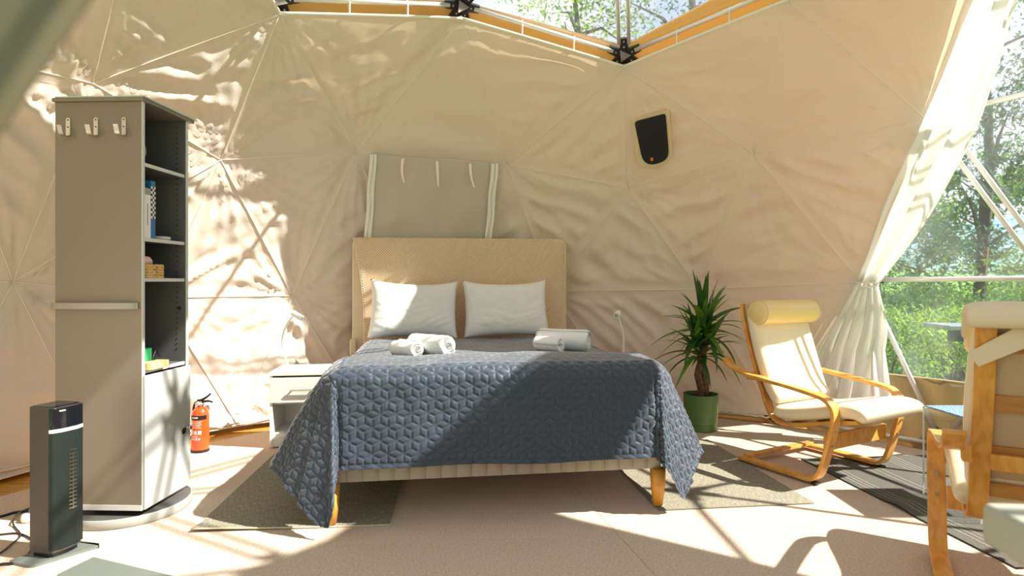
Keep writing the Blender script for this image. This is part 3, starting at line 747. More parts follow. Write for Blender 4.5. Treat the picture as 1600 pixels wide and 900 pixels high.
for (u0, v0, u1, v1, bend) in ((630, 248, 632, 286, -3), (683, 252, 685, 291, 0), (735, 256, 741, 293, -2)):
    pts = [FP(u0 + (u1 - u0) * t + bend * math.sin(PI * t), v0 + (v1 - v0) * t, .03) for t in np.linspace(0, 1, 8)]
    v_ = []
    for k, p in enumerate(pts):
        wd = .0105 * (1 - .5 * (k / 7) ** 2); v_ += [p - [wd, 0, 0], p + [wd, 0, 0], p + [wd, -.004, 0], p + [-wd, -.004, 0]]
    f_ = [(4 * i + k2, 4 * i + (k2 + 1) % 4, 4 * i + 4 + (k2 + 1) % 4, 4 * i + 4 + k2) for i in range(7) for k2 in range(4)] + [(3, 2, 1, 0), (28, 29, 30, 31)]
    part('tie_strap', MB().add(v_, f_), M_seam, walls['back'], world=True)

# vent patch
T3, T4, T5 = sph(975, 105), sph(981, 293), sph(1177, 239)
vn = np.cross(T4 - T3, T5 - T3); vn /= np.linalg.norm(vn); vn = -vn if vn @ (CEN - T3) < 0 else vn
def rounded_poly(pts, r, seg=5):
    o = []; n = len(pts)
    for i in range(n):
        p0, p1, p2 = map(lambda q: np.array(q, float), (pts[i - 1], pts[i], pts[(i + 1) % n]))
        a = p1 + (p0 - p1) / np.linalg.norm(p0 - p1) * r[i]; b = p1 + (p2 - p1) / np.linalg.norm(p2 - p1) * r[i]
        for k in range(seg + 1):
            t = k / seg; o.append((1 - t) ** 2 * a + 2 * t * (1 - t) * p1 + t * t * b)
    return o
def patch(pts, r, o0, o1):
    pl = rounded_poly(pts, r); n = len(pl)
    v_ = [on_plane(u, v, T3 + vn * o0, vn) for u, v in pl] + [on_plane(u, v, T3 + vn * o1, vn) for u, v in pl]
    return MB().add(v_, [tuple(range(n)), tuple(reversed(range(n, 2 * n)))] + [(i, (i + 1) % n, n + (i + 1) % n, n + i) for i in range(n)])
vt_ = thing('air_vent', 'black mesh air vent in a tan border on the back wall right of the middle', 'vent', on_plane(1018, 258, T3, vn))
part('border', patch([(986, 187), (1045, 171), (1051, 243), (1030, 261), (997, 260)], [3, 4, 8, 6, 10], -.012, .030), M_ventb, vt_, world=True)
part('mesh_screen', patch([(991, 190), (1040, 177), (1046, 250), (1006, 262)], [6, 5, 16, 22], .028, .038), M_vent, vt_, world=True)
part('pull_tab', patch([(1016, 247), (1020, 246), (1021, 251), (1017, 252)], [1, 1, 1, 1], .036, .044), M_orange, vt_, world=True, label='small orange tab')

# ------------------------------------------------------------------ floor, carpet
floor = structure('floor', (CEN[0], CEN[1], -.03))
k = 0; y = -3.4
pm = None
while y < 3.4:
    hx = math.sqrt(max(.01, 3.40 ** 2 - min(abs(y), abs(y + .14)) ** 2)); yy = y
    mb = MB().box((0, yy + .07, 0), (2 * hx, .136, .03)); part('plank', mb, M_floor, floor); y += .14; k += 1
# carpet: two strips that meet in a seam
cp = thing('carpet', 'beige pink pile carpet covering the floor', 'carpet', (CEN[0], CEN[1], 0))
sA, sB = flo(883, 745)[:2], flo(1025, 900)[:2]; sd2 = (sB - sA) / np.linalg.norm(sB - sA)
def carpet_poly(side):
    pts = []
    for i in range(120):
        a = 2 * PI * i / 120; az = math.degrees(a); r = 3.02
        r = 3.17 if az < 200 else 3.02 + .15 * min(1, max(0, (az - 318) / 20))
        if 270 < az < 322: r = 3.02 - .14 * math.sin((az - 270) / 52 * PI)
        pts.append(np.array([CEN[0] + r * math.sin(a), CEN[1] + r * math.cos(a)]))
    nrm = np.array([sd2[1], -sd2[0]]) * side; o = []
    for i in range(120):
        p, q = pts[i], pts[(i + 1) % 120]; dp, dq = (p - sA) @ nrm - .0012, (q - sA) @ nrm - .0012
        if dp >= 0: o.append(p)
        if dp * dq < 0: o.append(p + (q - p) * dp / (dp - dq))
    return [(p[0] - CEN[0], p[1] - CEN[1]) for p in o]
for s_ in (1, -1): part('carpet_strip', MB().prism(carpet_poly(s_), -.014, 0), M_carpet, cp)

def rug(name, label, corner, ang, wid, lng, m, edge_m, wave=0, curl=None, lines=None, th=.006, nsx=24, nsy=40, bind=True):
    t = thing(name, label, 'rug', (corner[0], corner[1], 0), ang)
    def hz(x, y):
        h = .0005
        if wave: h += wave * math.exp(-((y - .62 - .12 * x) / .07) ** 2) * math.exp(-(x / .45) ** 2)
        if curl: h += curl * math.exp(-(y / .05) ** 2) * math.exp(-(x / .35) ** 2)
        return h
    v_ = []
    for z in (0, 1):
        for j in range(nsy + 1):
            for i in range(nsx + 1):
                x, y = wid * i / nsx, lng * (j / nsy) ** 1.3; v_.append((x, y, hz(x, y) + z * th))
    W = nsx + 1; H = nsy + 1; f_ = []
    for j in range(nsy):
        for i in range(nsx):
            a = j * W + i; f_.append((a, a + W, a + W + 1, a + 1)); a += W * H; f_.append((a, a + 1, a + W + 1, a + W))
    for i in range(nsx):
        f_.append((i, i + 1, i + 1 + W * H, i + W * H)); a = nsy * W + i; f_.append((a, a + W * H, a + 1 + W * H, a + 1))
    for j in range(nsy):
        a = j * W; f_.append((a, a + W * H, a + W + W * H, a + W)); a += nsx; f_.append((a, a + W, a + W + W * H, a + W * H))
    part('pile', (v_, [], f_), m, t, smooth=False)
    if bind:
        for y0 in (0.0,):
            mb = MB().tube([(wid * i / 30, y0 - .002, hz(wid * i / 30, 0) + th * .55) for i in range(31)], th * .62, 6); part('binding', mb, edge_m, t, smooth=True)
        for x0 in (0, wid):
            mb = MB().tube([(x0, lng * i / 30, hz(x0, lng * i / 30) + th * .5) for i in range(31)], th * .55, 6); part('binding', mb, edge_m, t, smooth=True)
    if lines:
        mb = MB()
        for lx in lines:
            mb.add([(lx - .0016 + .01 * math.sin(yy * 5) * s, yy, hz(lx, yy) + th + .0012) for yy in np.linspace(.01, lng - .01, 60) for s in (1,)] +
                   [(lx + .0016 + .01 * math.sin(yy * 5), yy, hz(lx, yy) + th + .0012) for yy in np.linspace(.01, lng - .01, 60)],
                   [(i, i + 60, i + 61, i + 1) for i in range(59)])
        o = part('stripes', mb, M_rugline, t, label='thin pale stripes'); 
    return t
fl_ = flo(299, 832); fr_ = flo(610, 821)
rug('rug', 'grey woven rug under the left side of the bed by the white nightstand', fl_, math.atan2(fr_[1] - fl_[1], fr_[0] - fl_[0]), np.linalg.norm(fr_ - fl_), 1.95, M_rugA, M_rugedge, curl=.012)
fl_ = flo(1030, 798); fr_ = flo(1271, 787)
rug('rug', 'grey woven rug under the right side of the bed, left of the armchair', fl_, math.atan2(fr_[1] - fl_[1], fr_[0] - fl_[0]) , np.linalg.norm(fr_ - fl_), 1.2, M_rugA, mat('rug_edge_dark', (.20, .18, .12), .95))
c0 = flo(1245, 716)
# striped rug: its long left edge comes towards the camera
rr = thing('tmp', None, None); D.objects.remove(rr)
ang = math.atan2(.1, -1.0) + PI / 2
lines = [.05, .08, .11, .27, .31, .35, .50, .53, .56, .59, .76, .80, .84]
rug('rug', 'dark grey rug with thin pale stripes under the armchair and the clear side table', flo(1600, 889) + np.array([-.03, 0, 0]), -math.atan2(-.085, -1) + PI - .0 - 2 * PI if False else .10, 1.05, 1.42, M_rugB, M_black, wave=.014, lines=lines + [.97, 1.0])

# lower hem of the liner: rope and tube seen right of the plant, hub and rail at left
for (az0, az1, w_) in ((-78, -36, 'left'), (-36, 31, 'back'), (31, 44, 'right')):
    pts = [ae(az0 + (az1 - az0) * i / 30, math.degrees(math.asin((.055 - .6 + .006 * math.sin(i * 2)) / 3.2)), 3.205) for i in range(31)]
    part('hem_rope', MB().tube(pts, .007, 6), M_rope, walls[w_], smooth=True, world=True)

# ================================================================== bed
BED_A = math.atan2(.22, 1.54); BF = np.array([-.044, 2.80, 0.0])
bed = thing('bed', 'double bed with a tall herringbone headboard and beige mattress on wooden legs', 'bed', BF, BED_A)
W2, LB = .78, 2.02
ZT = .655
mb = MB().box((0, LB / 2 + .02, .27), (2 * W2, LB, .165)); part('box_base', mb, M_matt, bed, bevel=.02)
mb = MB().box((0, LB / 2 + .02, .50), (2 * W2, LB - .01, .29)); part('mattress', mb, M_sheet, bed, bevel=.05, seg=4)
for sgn in range(22):
    x = -W2 + (sgn + .5) * 2 * W2 / 22
    m_ = MB(); hw = W2 / 22
    v_ = []
    for a in range(5):
        for b in range(5):
            s_, t_ = a / 4 * 2 - 1, b / 4 * 2 - 1; v_.append((x + s_ * hw * .97, .018 - .014 * (1 - s_ ** 4) * (1 - t_ ** 4), .27 + t_ * .077))
    m_.add(v_, [(a * 5 + b, a * 5 + b + 5, a * 5 + b + 6, a * 5 + b + 1) for a in range(4) for b in range(4)])
    part('quilted_block', m_, M_matt, bed, smooth=True)
for x, y in ((-W2 + .005, .02), (W2 - .012, .03), (-W2 + .05, LB - .05), (W2 - .05, LB - .05)):
    part('leg', MB().lathe([(.024, 0.012), (.034, .10), (.038, .19)], 20, (x, y, 0)), M_pine, bed, smooth=True)
# headboard (local x centre -.06)
hx0, hx1, hz1 = -.93, .80, 1.452
poly = rounded_poly([(hx0, .12), (hx1, .12), (hx1, hz1), (hx0, hz1)], [.02, .02, .07, .07])
R90 = Matrix.Rotation(PI / 2, 4, 'X')
part('headboard_back', MB().prism([(p[0], p[1]) for p in poly], -(LB + .17), -(LB + .075), R90), M_hbside, bed, bevel=.02, seg=3)
fp = [(hx0 + .015, hz1 - .005), (hx0 + .03, hz1 - .09), (hx0 + .06, hz1 - .25), (hx0 + .085, hz1 - .45), (hx0 + .095, hz1 - .62), (hx0 + .095, .35), (hx1 - .035, .35), (hx1 - .035, hz1 - .30), (hx1 - .03, hz1 - .03), (hx1 - .06, hz1 - .002)]
part('headboard_cushion', MB().prism(list(reversed(fp)), -(LB + .08), -(LB + .035), R90), M_herr, bed, bevel=.012, seg=3, label='herringbone velvet front')
pp = smooth_path([(x, LB + .045, z) for x, z in fp[:6]], 4)
part('piping', MB().tube(pp, .008, 8), M_hbside, bed, smooth=True)
part('headboard_wing', MB().box((hx0 + .012, LB + .10, .42), (.05, .16, .46)), M_hbside, bed, bevel=.012)

# quilt ---------------------------------------------------------------
def quilt():
    drop_s, drop_f = .52, .445; res = .0047
    xs = np.arange(-W2 - drop_s, W2 + drop_s + 1e-6, res); ys = np.arange(-drop_f, LB - .20, res)
    X, Y = np.meshgrid(xs, ys); nx, ny = len(xs), len(ys)
    # stitched tumbling-block pattern
    a = .040
    def hexd(x, y):
        w, h = math.sqrt(3) * a, 3 * a
        best = np.full(x.shape, 9.0); lx = np.zeros_like(x); ly = np.zeros_like(x)
        for ox, oy in ((0, 0), (w / 2, h / 2)):
            cx = np.round((x - ox) / w) * w + ox; cy = np.round((y - oy) / h) * h + oy
            d = np.hypot(x - cx, y - cy); m = d < best
            best = np.where(m, d, best); lx = np.where(m, x - cx, lx); ly = np.where(m, y - cy, ly)
        ap = math.sqrt(3) / 2 * a; dm = np.full(x.shape, 9.0)
        for k in range(3):
            th = k * PI / 3; dm = np.minimum(dm, ap - np.abs(lx * math.cos(th) + ly * math.sin(th)))
        for k in range(3):
            th = PI / 2 + k * 2 * PI / 3; t = lx * math.cos(th) + ly * math.sin(th); s = np.abs(-lx * math.sin(th) + ly * math.cos(th))
            dm = np.minimum(dm, np.where(t > 0, s, np.hypot(lx, ly)))
        return dm
    dm = hexd(X, Y)
    # hem band
    eb = np.minimum(np.minimum(X - xs[0], xs[-1] - X), Y - ys[0]); dm = np.minimum(dm, np.abs(eb - .022))
    puff = .0062 * (1 - np.exp(-(np.maximum(dm, 0) / .0042) ** 1.3))
    ztop = ZT + .012
    def softtop(x, y):
        # rounded puffy top, sinks a bit at the middle
        z = ztop + .062 * np.exp(-((y - .24) / .36) ** 2) + .006 * np.sin(x * 5 + 1) * np.sin(y * 3)
        return z
    sx = np.maximum(np.abs(X) - (W2 - .06), 0); fy = np.maximum(.06 - Y, 0)
    # top point of support
    bx = np.clip(X, -(W2 - .06), W2 - .06); by = np.maximum(Y, .06)
    P = np.stack([bx, by, softtop(bx, by)], -1)
    r = np.hypot(sx, fy); phi = np.degrees(np.arctan2(fy, sx + 1e-9)); side = np.where(X < 0, -1.0, 1.0)
    keyL = [(0, (-.46, .0, -.86)), (22, (-.34, -.10, -.90)), (42, (.02, -.22, -.97)), (47, (.04, -.24, -.95)), (52, (.03, -.16, -.90)), (62, (.02, -.08, -.93)), (78, (-.01, -.05, -.95)), (90, (0, -.12, -.97))]
    keyR = [(0, (.40, .0, -.88)), (20, (.33, -.06, -.90)), (40, (.10, -.14, -.93)), (55, (.02, -.18, -.90)), (66, (-.05, -.20, -.90)), (70, (-.05, -.14, -.90)), (78, (-.02, -.02, -.95)), (84, (-.03, -.03, -.96)), (90, (0, -.12, -.97))]
    Dd = np.zeros(P.shape)
    for key, s in ((keyL, -1), (keyR, 1)):
        ks = [k for k, _ in key]; m = side == s
        for c in range(3): Dd[..., c] = np.where(m, np.interp(phi, ks, [v[c] for _, v in key]), Dd[..., c])
    # rounding over the edge: first .12 m bends from horizontal to the hang direction
    hor = np.stack([np.where(r > 0, side * sx / np.maximum(r, 1e-6), 0), np.where(r > 0, -fy / np.maximum(r, 1e-6), 0), np.zeros_like(r)], -1)
    rb = .13; q = np.clip(r / rb, 0, 1)
    # position = integral of blended direction
    s1 = np.sin(q * PI / 2); c1 = 1 - np.cos(q * PI / 2)
    rad = rb * 2 / PI
    Q = P + hor * (rad * s1)[..., None] * .9 + Dd * (rad * c1)[..., None] + Dd * np.maximum(r - rb, 0)[..., None]
    # hanging folds and billow
    hang = np.clip((r - .05) / .3, 0, 1)
    fr = (phi > 80) & (r > 0)
    Q[..., 1] -= np.where(phi > 60, .018 * np.sin(X * 4.2 + .8) * hang + .010 * np.sin(X * 11) * hang * hang, 0)
    Q[..., 2] += np.where(phi > 88, hang * (.008 * np.sin(X * 3.0 + 2.6) + .010 * (X / W2)), 0)
    Q[..., 0] += np.where(phi < 30, side * .02 * np.sin(Y * 9) * hang, 0)
    # normals for the puff
    dx = np.gradient(Q, axis=1); dy = np.gradient(Q, axis=0); nn = np.cross(dx, dy); nn /= np.maximum(np.linalg.norm(nn, axis=-1, keepdims=True), 1e-9)
    rs = np.random.default_rng(5)
    def lownoise(sc):
        g = rs.normal(size=(int(ny * res / sc) + 3, int(nx * res / sc) + 3)); yy = np.linspace(0, g.shape[0] - 1.001, ny); xx = np.linspace(0, g.shape[1] - 1.001, nx)
        y0 = yy.astype(int); x0 = xx.astype(int); fy_ = (yy - y0)[:, None]; fx_ = (xx - x0)[None]; fy_ = fy_ ** 2 * (3 - 2 * fy_); fx_ = fx_ ** 2 * (3 - 2 * fx_)
        return (g[y0][:, x0] * (1 - fy_) * (1 - fx_) + g[y0 + 1][:, x0] * fy_ * (1 - fx_) + g[y0][:, x0 + 1] * (1 - fy_) * fx_ + g[y0 + 1][:, x0 + 1] * fy_ * fx_)
    amp = np.where(r > .02, 1.0, .45)
    Q = Q + nn * ((puff * amp + lownoise(.035) * .0012 * amp + lownoise(.12) * .0025)[..., None])
    # keep off the floor
    Q[..., 2] = np.maximum(Q[..., 2], .022)
    # rounded corners of the quilt
    V = Q.reshape(-1, 3)
    idx = np.arange(nx * ny).reshape(ny, nx)
    keep = np.ones((ny - 1, nx - 1), bool); rc = .09
    cxm = (X[:-1, :-1] + X[1:, 1:]) / 2; cym = (Y[:-1, :-1] + Y[1:, 1:]) / 2
    ex = (np.abs(cxm) - (xs[-1] - rc)); ey = ((ys[0] + rc) - cym); keep &= ~((ex > 0) & (ey > 0) & (np.hypot(ex, ey) > rc))
    f = np.stack([idx[:-1, :-1], idx[:-1, 1:], idx[1:, 1:], idx[1:, :-1]], -1)[keep]
    me = D.meshes.new('quilt'); n = len(f)
    me.vertices.add(len(V)); me.vertices.foreach_set('co', V.astype(np.float32).ravel())
    me.loops.add(n * 4); me.loops.foreach_set('vertex_index', f.astype(np.int32).ravel())
    me.polygons.add(n); me.polygons.foreach_set('loop_start', np.arange(0, n * 4, 4, dtype=np.int32)); me.polygons.foreach_set('use_smooth', [True] * n)
    me.update(); me.validate(); me.materials.append(M_quilt)
    o = D.objects.new('quilt', me); COL.objects.link(o); o.location = BF; o.rotation_euler = (0, 0, BED_A)
    return tag(o, 'navy blue quilted bedspread with a stitched block pattern draped over the bed', 'bedspread')
quilt()

def bedP(x, y, z): 
    c, s = math.cos(BED_A), math.sin(BED_A); return (BF[0] + x * c - y * s, BF[1] + x * s + y * c, z)
# pillows
def pillow(label, x, seed, cu=.0):
    n, m = 46, 34; A, B, Tt = .335, .225, .085; v_ = []
    for side in (1, -1):
        for j in range(m + 1):
            for i in range(n + 1):
                u, v = i / n * 2 - 1, j / m * 2 - 1
                xx = A * u * (1 - .06 * (1 - v * v)); zz = B * v * (1 - .09 * (1 - u * u)) + (.02 * u * u * abs(u) if v > 0 else 0)
                th = Tt * (max(0, 1 - u ** 4) ** .6) * (max(0, 1 - v ** 4) ** .6)
                wr = .006 * noise.noise(Vector((u * 4 + seed, v * 3, 1))) + .012 * noise.noise(Vector((u * 2.5 + seed, v * 9 - abs(u) * 5, 4))) * (1 - v) * .6 * (1 - v * v * .7)
                v_.append((xx, -side * (th + wr * (th / Tt)), zz))
    W = n + 1; K = W * (m + 1); f_ = []
    for j in range(m):
        for i in range(n):
            a = j * W + i; f_.append((a, a + 1, a + W + 1, a + W)); b = a + K; f_.append((b, b + W, b + W + 1, b + 1))
    me = mesh('pillow', (v_, [], f_), M_pillow, True)
    o = D.objects.new('pillow', me); COL.objects.link(o); o.location = bedP(x, LB - .15, ZT + .228); o.rotation_euler = (-math.radians(20), math.radians(cu), BED_A)
    wl = o.modifiers.new('weld', 'WELD'); wl.merge_threshold = .0006
    return tag(o, label, 'pillow')
pillow('white pillow propped on the left half of the headboard', -.445, 1.3, 1.5)
pillow('white pillow propped on the right half of the headboard', .265, 7.7, -.5)

# rolled towels
def towel(label, x, y, ang, L, R, turns, zoff=0, seed=0):
    th = R / (turns + .6); n = int(turns * 26); pts_o, pts_i = [], []
    for i in range(n + 1):
        t = i / n; a = t * turns * 2 * PI + seed; r = th * .45 + (R - th * .5) * (t ** .96); w_ = 1 + .04 * math.sin(a * 2 + seed)
        pts_o.append(((r + th * .42) * w_ * math.cos(a), (r + th * .42) * w_ * math.sin(a) * .93)); pts_i.append(((r - th * .42) * w_ * math.cos(a), (r - th * .42) * w_ * math.sin(a) * .93))
    poly = pts_o + list(reversed(pts_i)); K = len(poly); ns = 14; v_ = []; rs = random.Random(seed)
    for s in range(ns + 1):
        xx = (s / ns - .5) * L; kk = 1.0 if 0 < s < ns else .93
        for j, (p, q) in enumerate(poly):
            g = 1 + .03 * noise.noise(Vector((xx * 18, p * 40, q * 40 + seed))); v_.append((xx + (.006 * math.sin(j * .3 + seed) if s in (0, ns) else 0), p * kk * g, q * kk * g))
    f_ = [(s * K + j, s * K + (j + 1) % K, (s + 1) * K + (j + 1) % K, (s + 1) * K + j) for s in range(ns) for j in range(K)]
    m_ = n + 1
    for s, fl in ((0, 0), (ns, 1)):
        for j in range(n):
            a, b, c, d = s * K + j, s * K + j + 1, s * K + K - 2 - j, s * K + K - 1 - j
            f_.append((a, b, c, d) if fl else (d, c, b, a))
    me = mesh('rolled_towel', (v_, [], f_), M_towel, True)
    o = D.objects.new('rolled_towel', me); COL.objects.link(o); o.location = (x, y, ZT + .049 + R * .97 + zoff); o.rotation_euler = (0, 0, ang)
    return tag(o, label, 'towel', 'rolled towels on the bed')
def onbed(u, v, z): 
    p = flo(u, v, z); return p[0], p[1]
zq = ZT + .052
x, y = onbed(632, 560, zq); towel('small rolled white towel at the front of the left pair on the bed', x, y + .05, math.radians(-32), .16, .050, 3, seed=1)
x, y = onbed(662, 560, zq); towel('large rolled white towel at the back of the left pair on the bed', x + .02, y + .12, math.radians(-36), .26, .064, 3.6, seed=2)
x, y = onbed(858, 552, zq); towel('small rolled white towel at the front of the right pair on the bed', x, y + .04, math.radians(-38), .16, .047, 3, seed=3)
x, y = onbed(883, 553, zq); towel('large rolled white towel at the back of the right pair on the bed', x, y + .155, math.radians(-24), .30, .063, 3.6, seed=4)

# ================================================================== nightstands and lamps
def nightstand(loc, rz, label):
    t = thing('nightstand', label, 'nightstand', loc, rz)
    w_, d_, h_ = .50, .38, .50; zt = .008
    part('side_panel', MB().box((.009, d_ / 2, zt + .235), (.018, d_, .47)), M_white, t, bevel=.001); part('side_panel', MB().box((w_ - .009, d_ / 2, zt + .235), (.018, d_, .47)), M_white, t, bevel=.001)
    part('back_panel', MB().box((w_ / 2, d_ - .006, zt + .24), (w_ - .036, .008, .45)), M_white, t)
    part('top', MB().box((w_ / 2, d_ / 2 - .005, zt + .481), (w_ + .012, d_ + .012, .022)), M_white, t, bevel=.002)
    part('bottom_shelf', MB().box((w_ / 2, d_ / 2 + .004, zt + .075), (w_ - .037, d_ - .02, .016)), M_white, t); part('plinth', MB().box((w_ / 2, .012, zt + .034), (w_ - .037, .014, .066)), M_white, t)
    part('shelf', MB().box((w_ / 2, d_ / 2 + .006, zt + .285), (w_ - .037, d_ - .03, .014)), M_white, t)
    dr = part('drawer', MB().box((w_ / 2, .000, zt + .375), (w_ - .006, .018, .165)), M_white, t, bevel=.0015)
    hd = MB().box((w_ / 2 - .04, -.026, zt + .375), (.15, .008, .011)); hd.box((w_ / 2 - .105, -.017, zt + .375), (.008, .018, .008)); hd.box((w_ / 2 + .025, -.017, zt + .375), (.008, .018, .008))
    part('handle', hd, M_steel, dr)
    return t
n1 = flo(424, 697, .008)
nightstand((n1[0], n1[1] - .03, 0), BED_A, 'white nightstand with drawer and open shelf left of the bed')
nightstand((.53, 4.38, -.0), math.radians(4), 'white nightstand under the lamp behind the right side of the bed')
def lamp(loc, rz, label, path, head0, head1, hr=.02):
    t = thing('gooseneck_lamp', label, 'lamp', loc, rz)
    part('base', MB().lathe([(.062, 0), (.064, .006), (.060, .014), (.012, .02), (.008, .03)], 28), M_whitepl, t, smooth=True)
    part('neck', MB().tube(smooth_path(path, 6), .0065, 8), M_whitepl, t, smooth=True)
    h = Vector(head1) - Vector(head0); part('lamp_head', MB().cyl(head0, head1, hr, hr * 1.02, 24), M_whitepl, t, bevel=.004)
    part('bulb_ring', MB().cyl(Vector(head1) - h.normalized() * .002, Vector(head1) + h.normalized() * .003, hr * .62, hr * .55, 20), M_graycard, t)
L1 = flo(442, 574, .505); L1 = np.array([n1[0] + .046, n1[1] + .17, .50])
def rel(u, v, Y, o): p = atY(u, v, Y) - np.array(o); return tuple(p)
lamp(L1, 0, 'white gooseneck lamp with small cylinder head on the left nightstand', [(0, 0, .02), rel(441, 540, L1[1], L1), rel(443, 520, L1[1], L1), rel(450, 505, L1[1], L1), rel(459, 492, L1[1], L1)], rel(457, 489, L1[1], L1), rel(472, 498, L1[1] - .02, L1), .021)
L2 = np.array([.825, 4.50, .50])
lamp(L2, 0, 'white gooseneck lamp rising behind the right side of the bed', [(0, 0, .02), rel(974, 545, 4.5, L2), rel(974, 525, 4.5, L2), rel(970, 508, 4.5, L2), rel(966, 494, 4.5, L2)], rel(966, 489, 4.55, L2), rel(963, 493, 4.47, L2), .023)

# ================================================================== cabinet
K0 = np.array([-1.665, 2.704]); ex_ = np.array([-.401, .016]); ex_ /= np.linalg.norm(ex_); ey_ = np.array([.037, .356]); ey_ /= np.linalg.norm(ey_)
KA = math.atan2(-ex_[1], -ex_[0])           # local +x towards the near right corner
WC, DC = .401, .358; Z0, Z1 = .07, 1.911
cab = thing('cabinet', 'tall grey swivel cabinet with hooks on its side and open shelves', 'cabinet', (K0[0], K0[1], 0), KA)
# local: corner at (0,0); x from -WC to 0; y from 0 to DC ; open face is x = 0
skew = math.radians(-3.0)
part('side_panel', MB().box((-WC / 2, .009, (Z0 + Z1) / 2), (WC, .018, Z1 - Z0)), M_grey, cab, bevel=.0015, label='taupe grey panel')
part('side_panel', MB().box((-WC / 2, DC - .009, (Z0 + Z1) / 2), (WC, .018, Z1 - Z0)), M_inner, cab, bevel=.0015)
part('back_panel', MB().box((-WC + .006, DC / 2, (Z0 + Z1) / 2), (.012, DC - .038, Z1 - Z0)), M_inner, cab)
part('top_panel', MB().box((-WC / 2 + .004, DC / 2 + .012, Z1 + .008), (WC + .02, DC + .05, .016)), M_grey, cab, bevel=.002)
part('glass_top', MB().box((-WC / 2 + .014, DC / 2 + .022, Z1 + .0195), (WC + .01, DC + .07, .006)), mat('glass_plate', (.45, .58, .54), .1), cab)
part('bottom_panel', MB().box((-WC / 2, DC / 2, Z0 + .009), (WC - .03, DC - .038, .018)), M_grey, cab)
for y_ in (.009, DC - .009): part('edge_strip', MB().box((.0015, y_, (Z0 + Z1) / 2), (.003, .018, Z1 - Z0)), M_edge, cab)
part('edge_strip', MB().box((-WC / 2, -.001, Z0 + .012), (WC, .002, .024)), M_edge, cab)
for zz in (1.632, 1.292, 1.108, .690):
    s = part('shelf', MB().box((-WC / 2 + .004, DC / 2, zz), (WC - .025, DC - .038, .014)), M_inner, cab)
    part('shelf_edge', MB().box((-.007, DC / 2, zz), (.004, DC - .038, .016)), M_edge, s)
dr = part('door', MB().box((.008, DC / 2, (Z0 + .675) / 2 + .002), (.016, DC - .002, .675 - Z0 - .004)), M_door, cab, bevel=.002)
part('knob', MB().cyl((.014, DC - .045, .37), (.035, DC - .045, .37), .006, .006, 12).cyl((.035, DC - .045, .37), (.045, DC - .045, .37), .013, .011, 16), M_steel, dr, smooth=True)
part('lock', MB().cyl((.015, DC - .06, .355), (.018, DC - .06, .355), .016, .016, 18), M_black, dr)
holes = MB()
for i in range(44): holes.cyl((-.045, DC - .0185, .76 + i * .026), (-.045, DC - .0195, .76 + i * .026), .0035, .0035, 8)
o = part('peg_holes', holes, M_black, cab); o['kind'] = 'stuff'
part('cam_lock', MB().cyl((-.03, DC - .018, .965), (-.03, DC - .022, .965), .009, .009, 14), M_steel, cab)
br = MB().sweep([(0, 0)] * 2, .01, .01) if False else MB()
path = smooth_path([(-WC - .012, -.006), (-WC + .02, -.02), (-WC / 2, -.030), (-.05, -.022), (-.012, -.004)], 6)
v_ = []
for px_, py_ in path: v_ += [(px_, py_, .977), (px_, py_ - .004, .977), (px_, py_ - .004, 1.005), (px_, py_, 1.005)]
nP = len(path); br.add(v_, [(4 * i + k, 4 * i + (k + 1) % 4, 4 * i + 4 + (k + 1) % 4, 4 * i + 4 + k) for i in range(nP - 1) for k in range(4)] + [(0, 1, 2, 3), tuple(4 * nP - 4 + q for q in (3, 2, 1, 0))])
part('rail_handle', br, mat('brushed_rail', (.40, .38, .34), .5, metal=.8), cab, label='curved steel rail')
part('pivot', MB().cyl((-WC / 2, DC / 2, .045), (-WC / 2, DC / 2, Z0), .12, .12, 32), M_black, cab)
for uu in (107, 150.5, 194):
    X_ = -WC + (uu - 86) / 135 * WC; hk = MB()
    hk.prism(rounded_poly([(-.010, -.036), (.010, -.036), (.010, .044), (-.010, .044)], [.004, .004, .010, .010], 4), 0, .0035, Matrix.Translation((X_, 0, 1.795)) @ R90)
    hp = smooth_path([(-.003, -.036), (-.020, -.042), (-.036, -.034), (-.044, -.005), (-.047, .002)], 5)
    hv = MB().sweep(hp, .022, .0035); hk.add([(x + X_ - .006 * (abs(y) / .04), y, z + 1.795) for x, y, z in hv.v], hv.f)
    h = part('hook', hk, M_steel, cab)
    for z_ in (1.829, 1.797): part('screw', MB().cyl((X_, -.003, z_), (X_, -.0055, z_), .003, .003, 8), M_black, h)
dk = thing('swivel_base', 'round grey base plate under the tall grey cabinet', 'base plate', (-1.852, 2.915, 0))
RD = .268
part('rim', MB().lathe([(RD - .006, 0), (RD, .004), (RD, .040), (RD - .003, .044), (RD - .006, .044)], 72), mat('disc_rim', (.36, .36, .33), .4), dk, smooth=True)
part('top_plate', MB().lathe([(RD - .006, .040), (RD - .006, .0445), (.01, .0445)], 72), mat('dark_grey_plate', (.09, .09, .085), .4, bump=.1, bscale=200), dk)
def cabP(x, y, z): c, s = math.cos(KA), math.sin(KA); return (K0[0] + x * c - y * s, K0[1] + x * s + y * c, z)
sh = lambda z: z + .0075
t = thing('game_box', 'slim white box with grey top standing on the second cabinet shelf', 'box', cabP(-.008, .062, sh(1.292)), KA)
part('carton', MB().box((-.085, 0, .10), (.16, .046, .20)), M_print, t, bevel=.001); part('top_band', MB().box((-.085, 0, .215), (.16, .046, .03)), M_graycard, t)
part('print', MB().box((-.0045, 0, .11), (.0008, .006, .10)), M_graycard, t, label='faint vertical lettering')
t = thing('game_box', 'blue box with black and white chequered spine beside the white box', 'box', cabP(-.024, .104, sh(1.292)), KA)
part('carton', MB().box((-.08, 0, .135), (.18, .032, .27)), M_blue, t, bevel=.001)
ck = MB(); ck2 = MB()
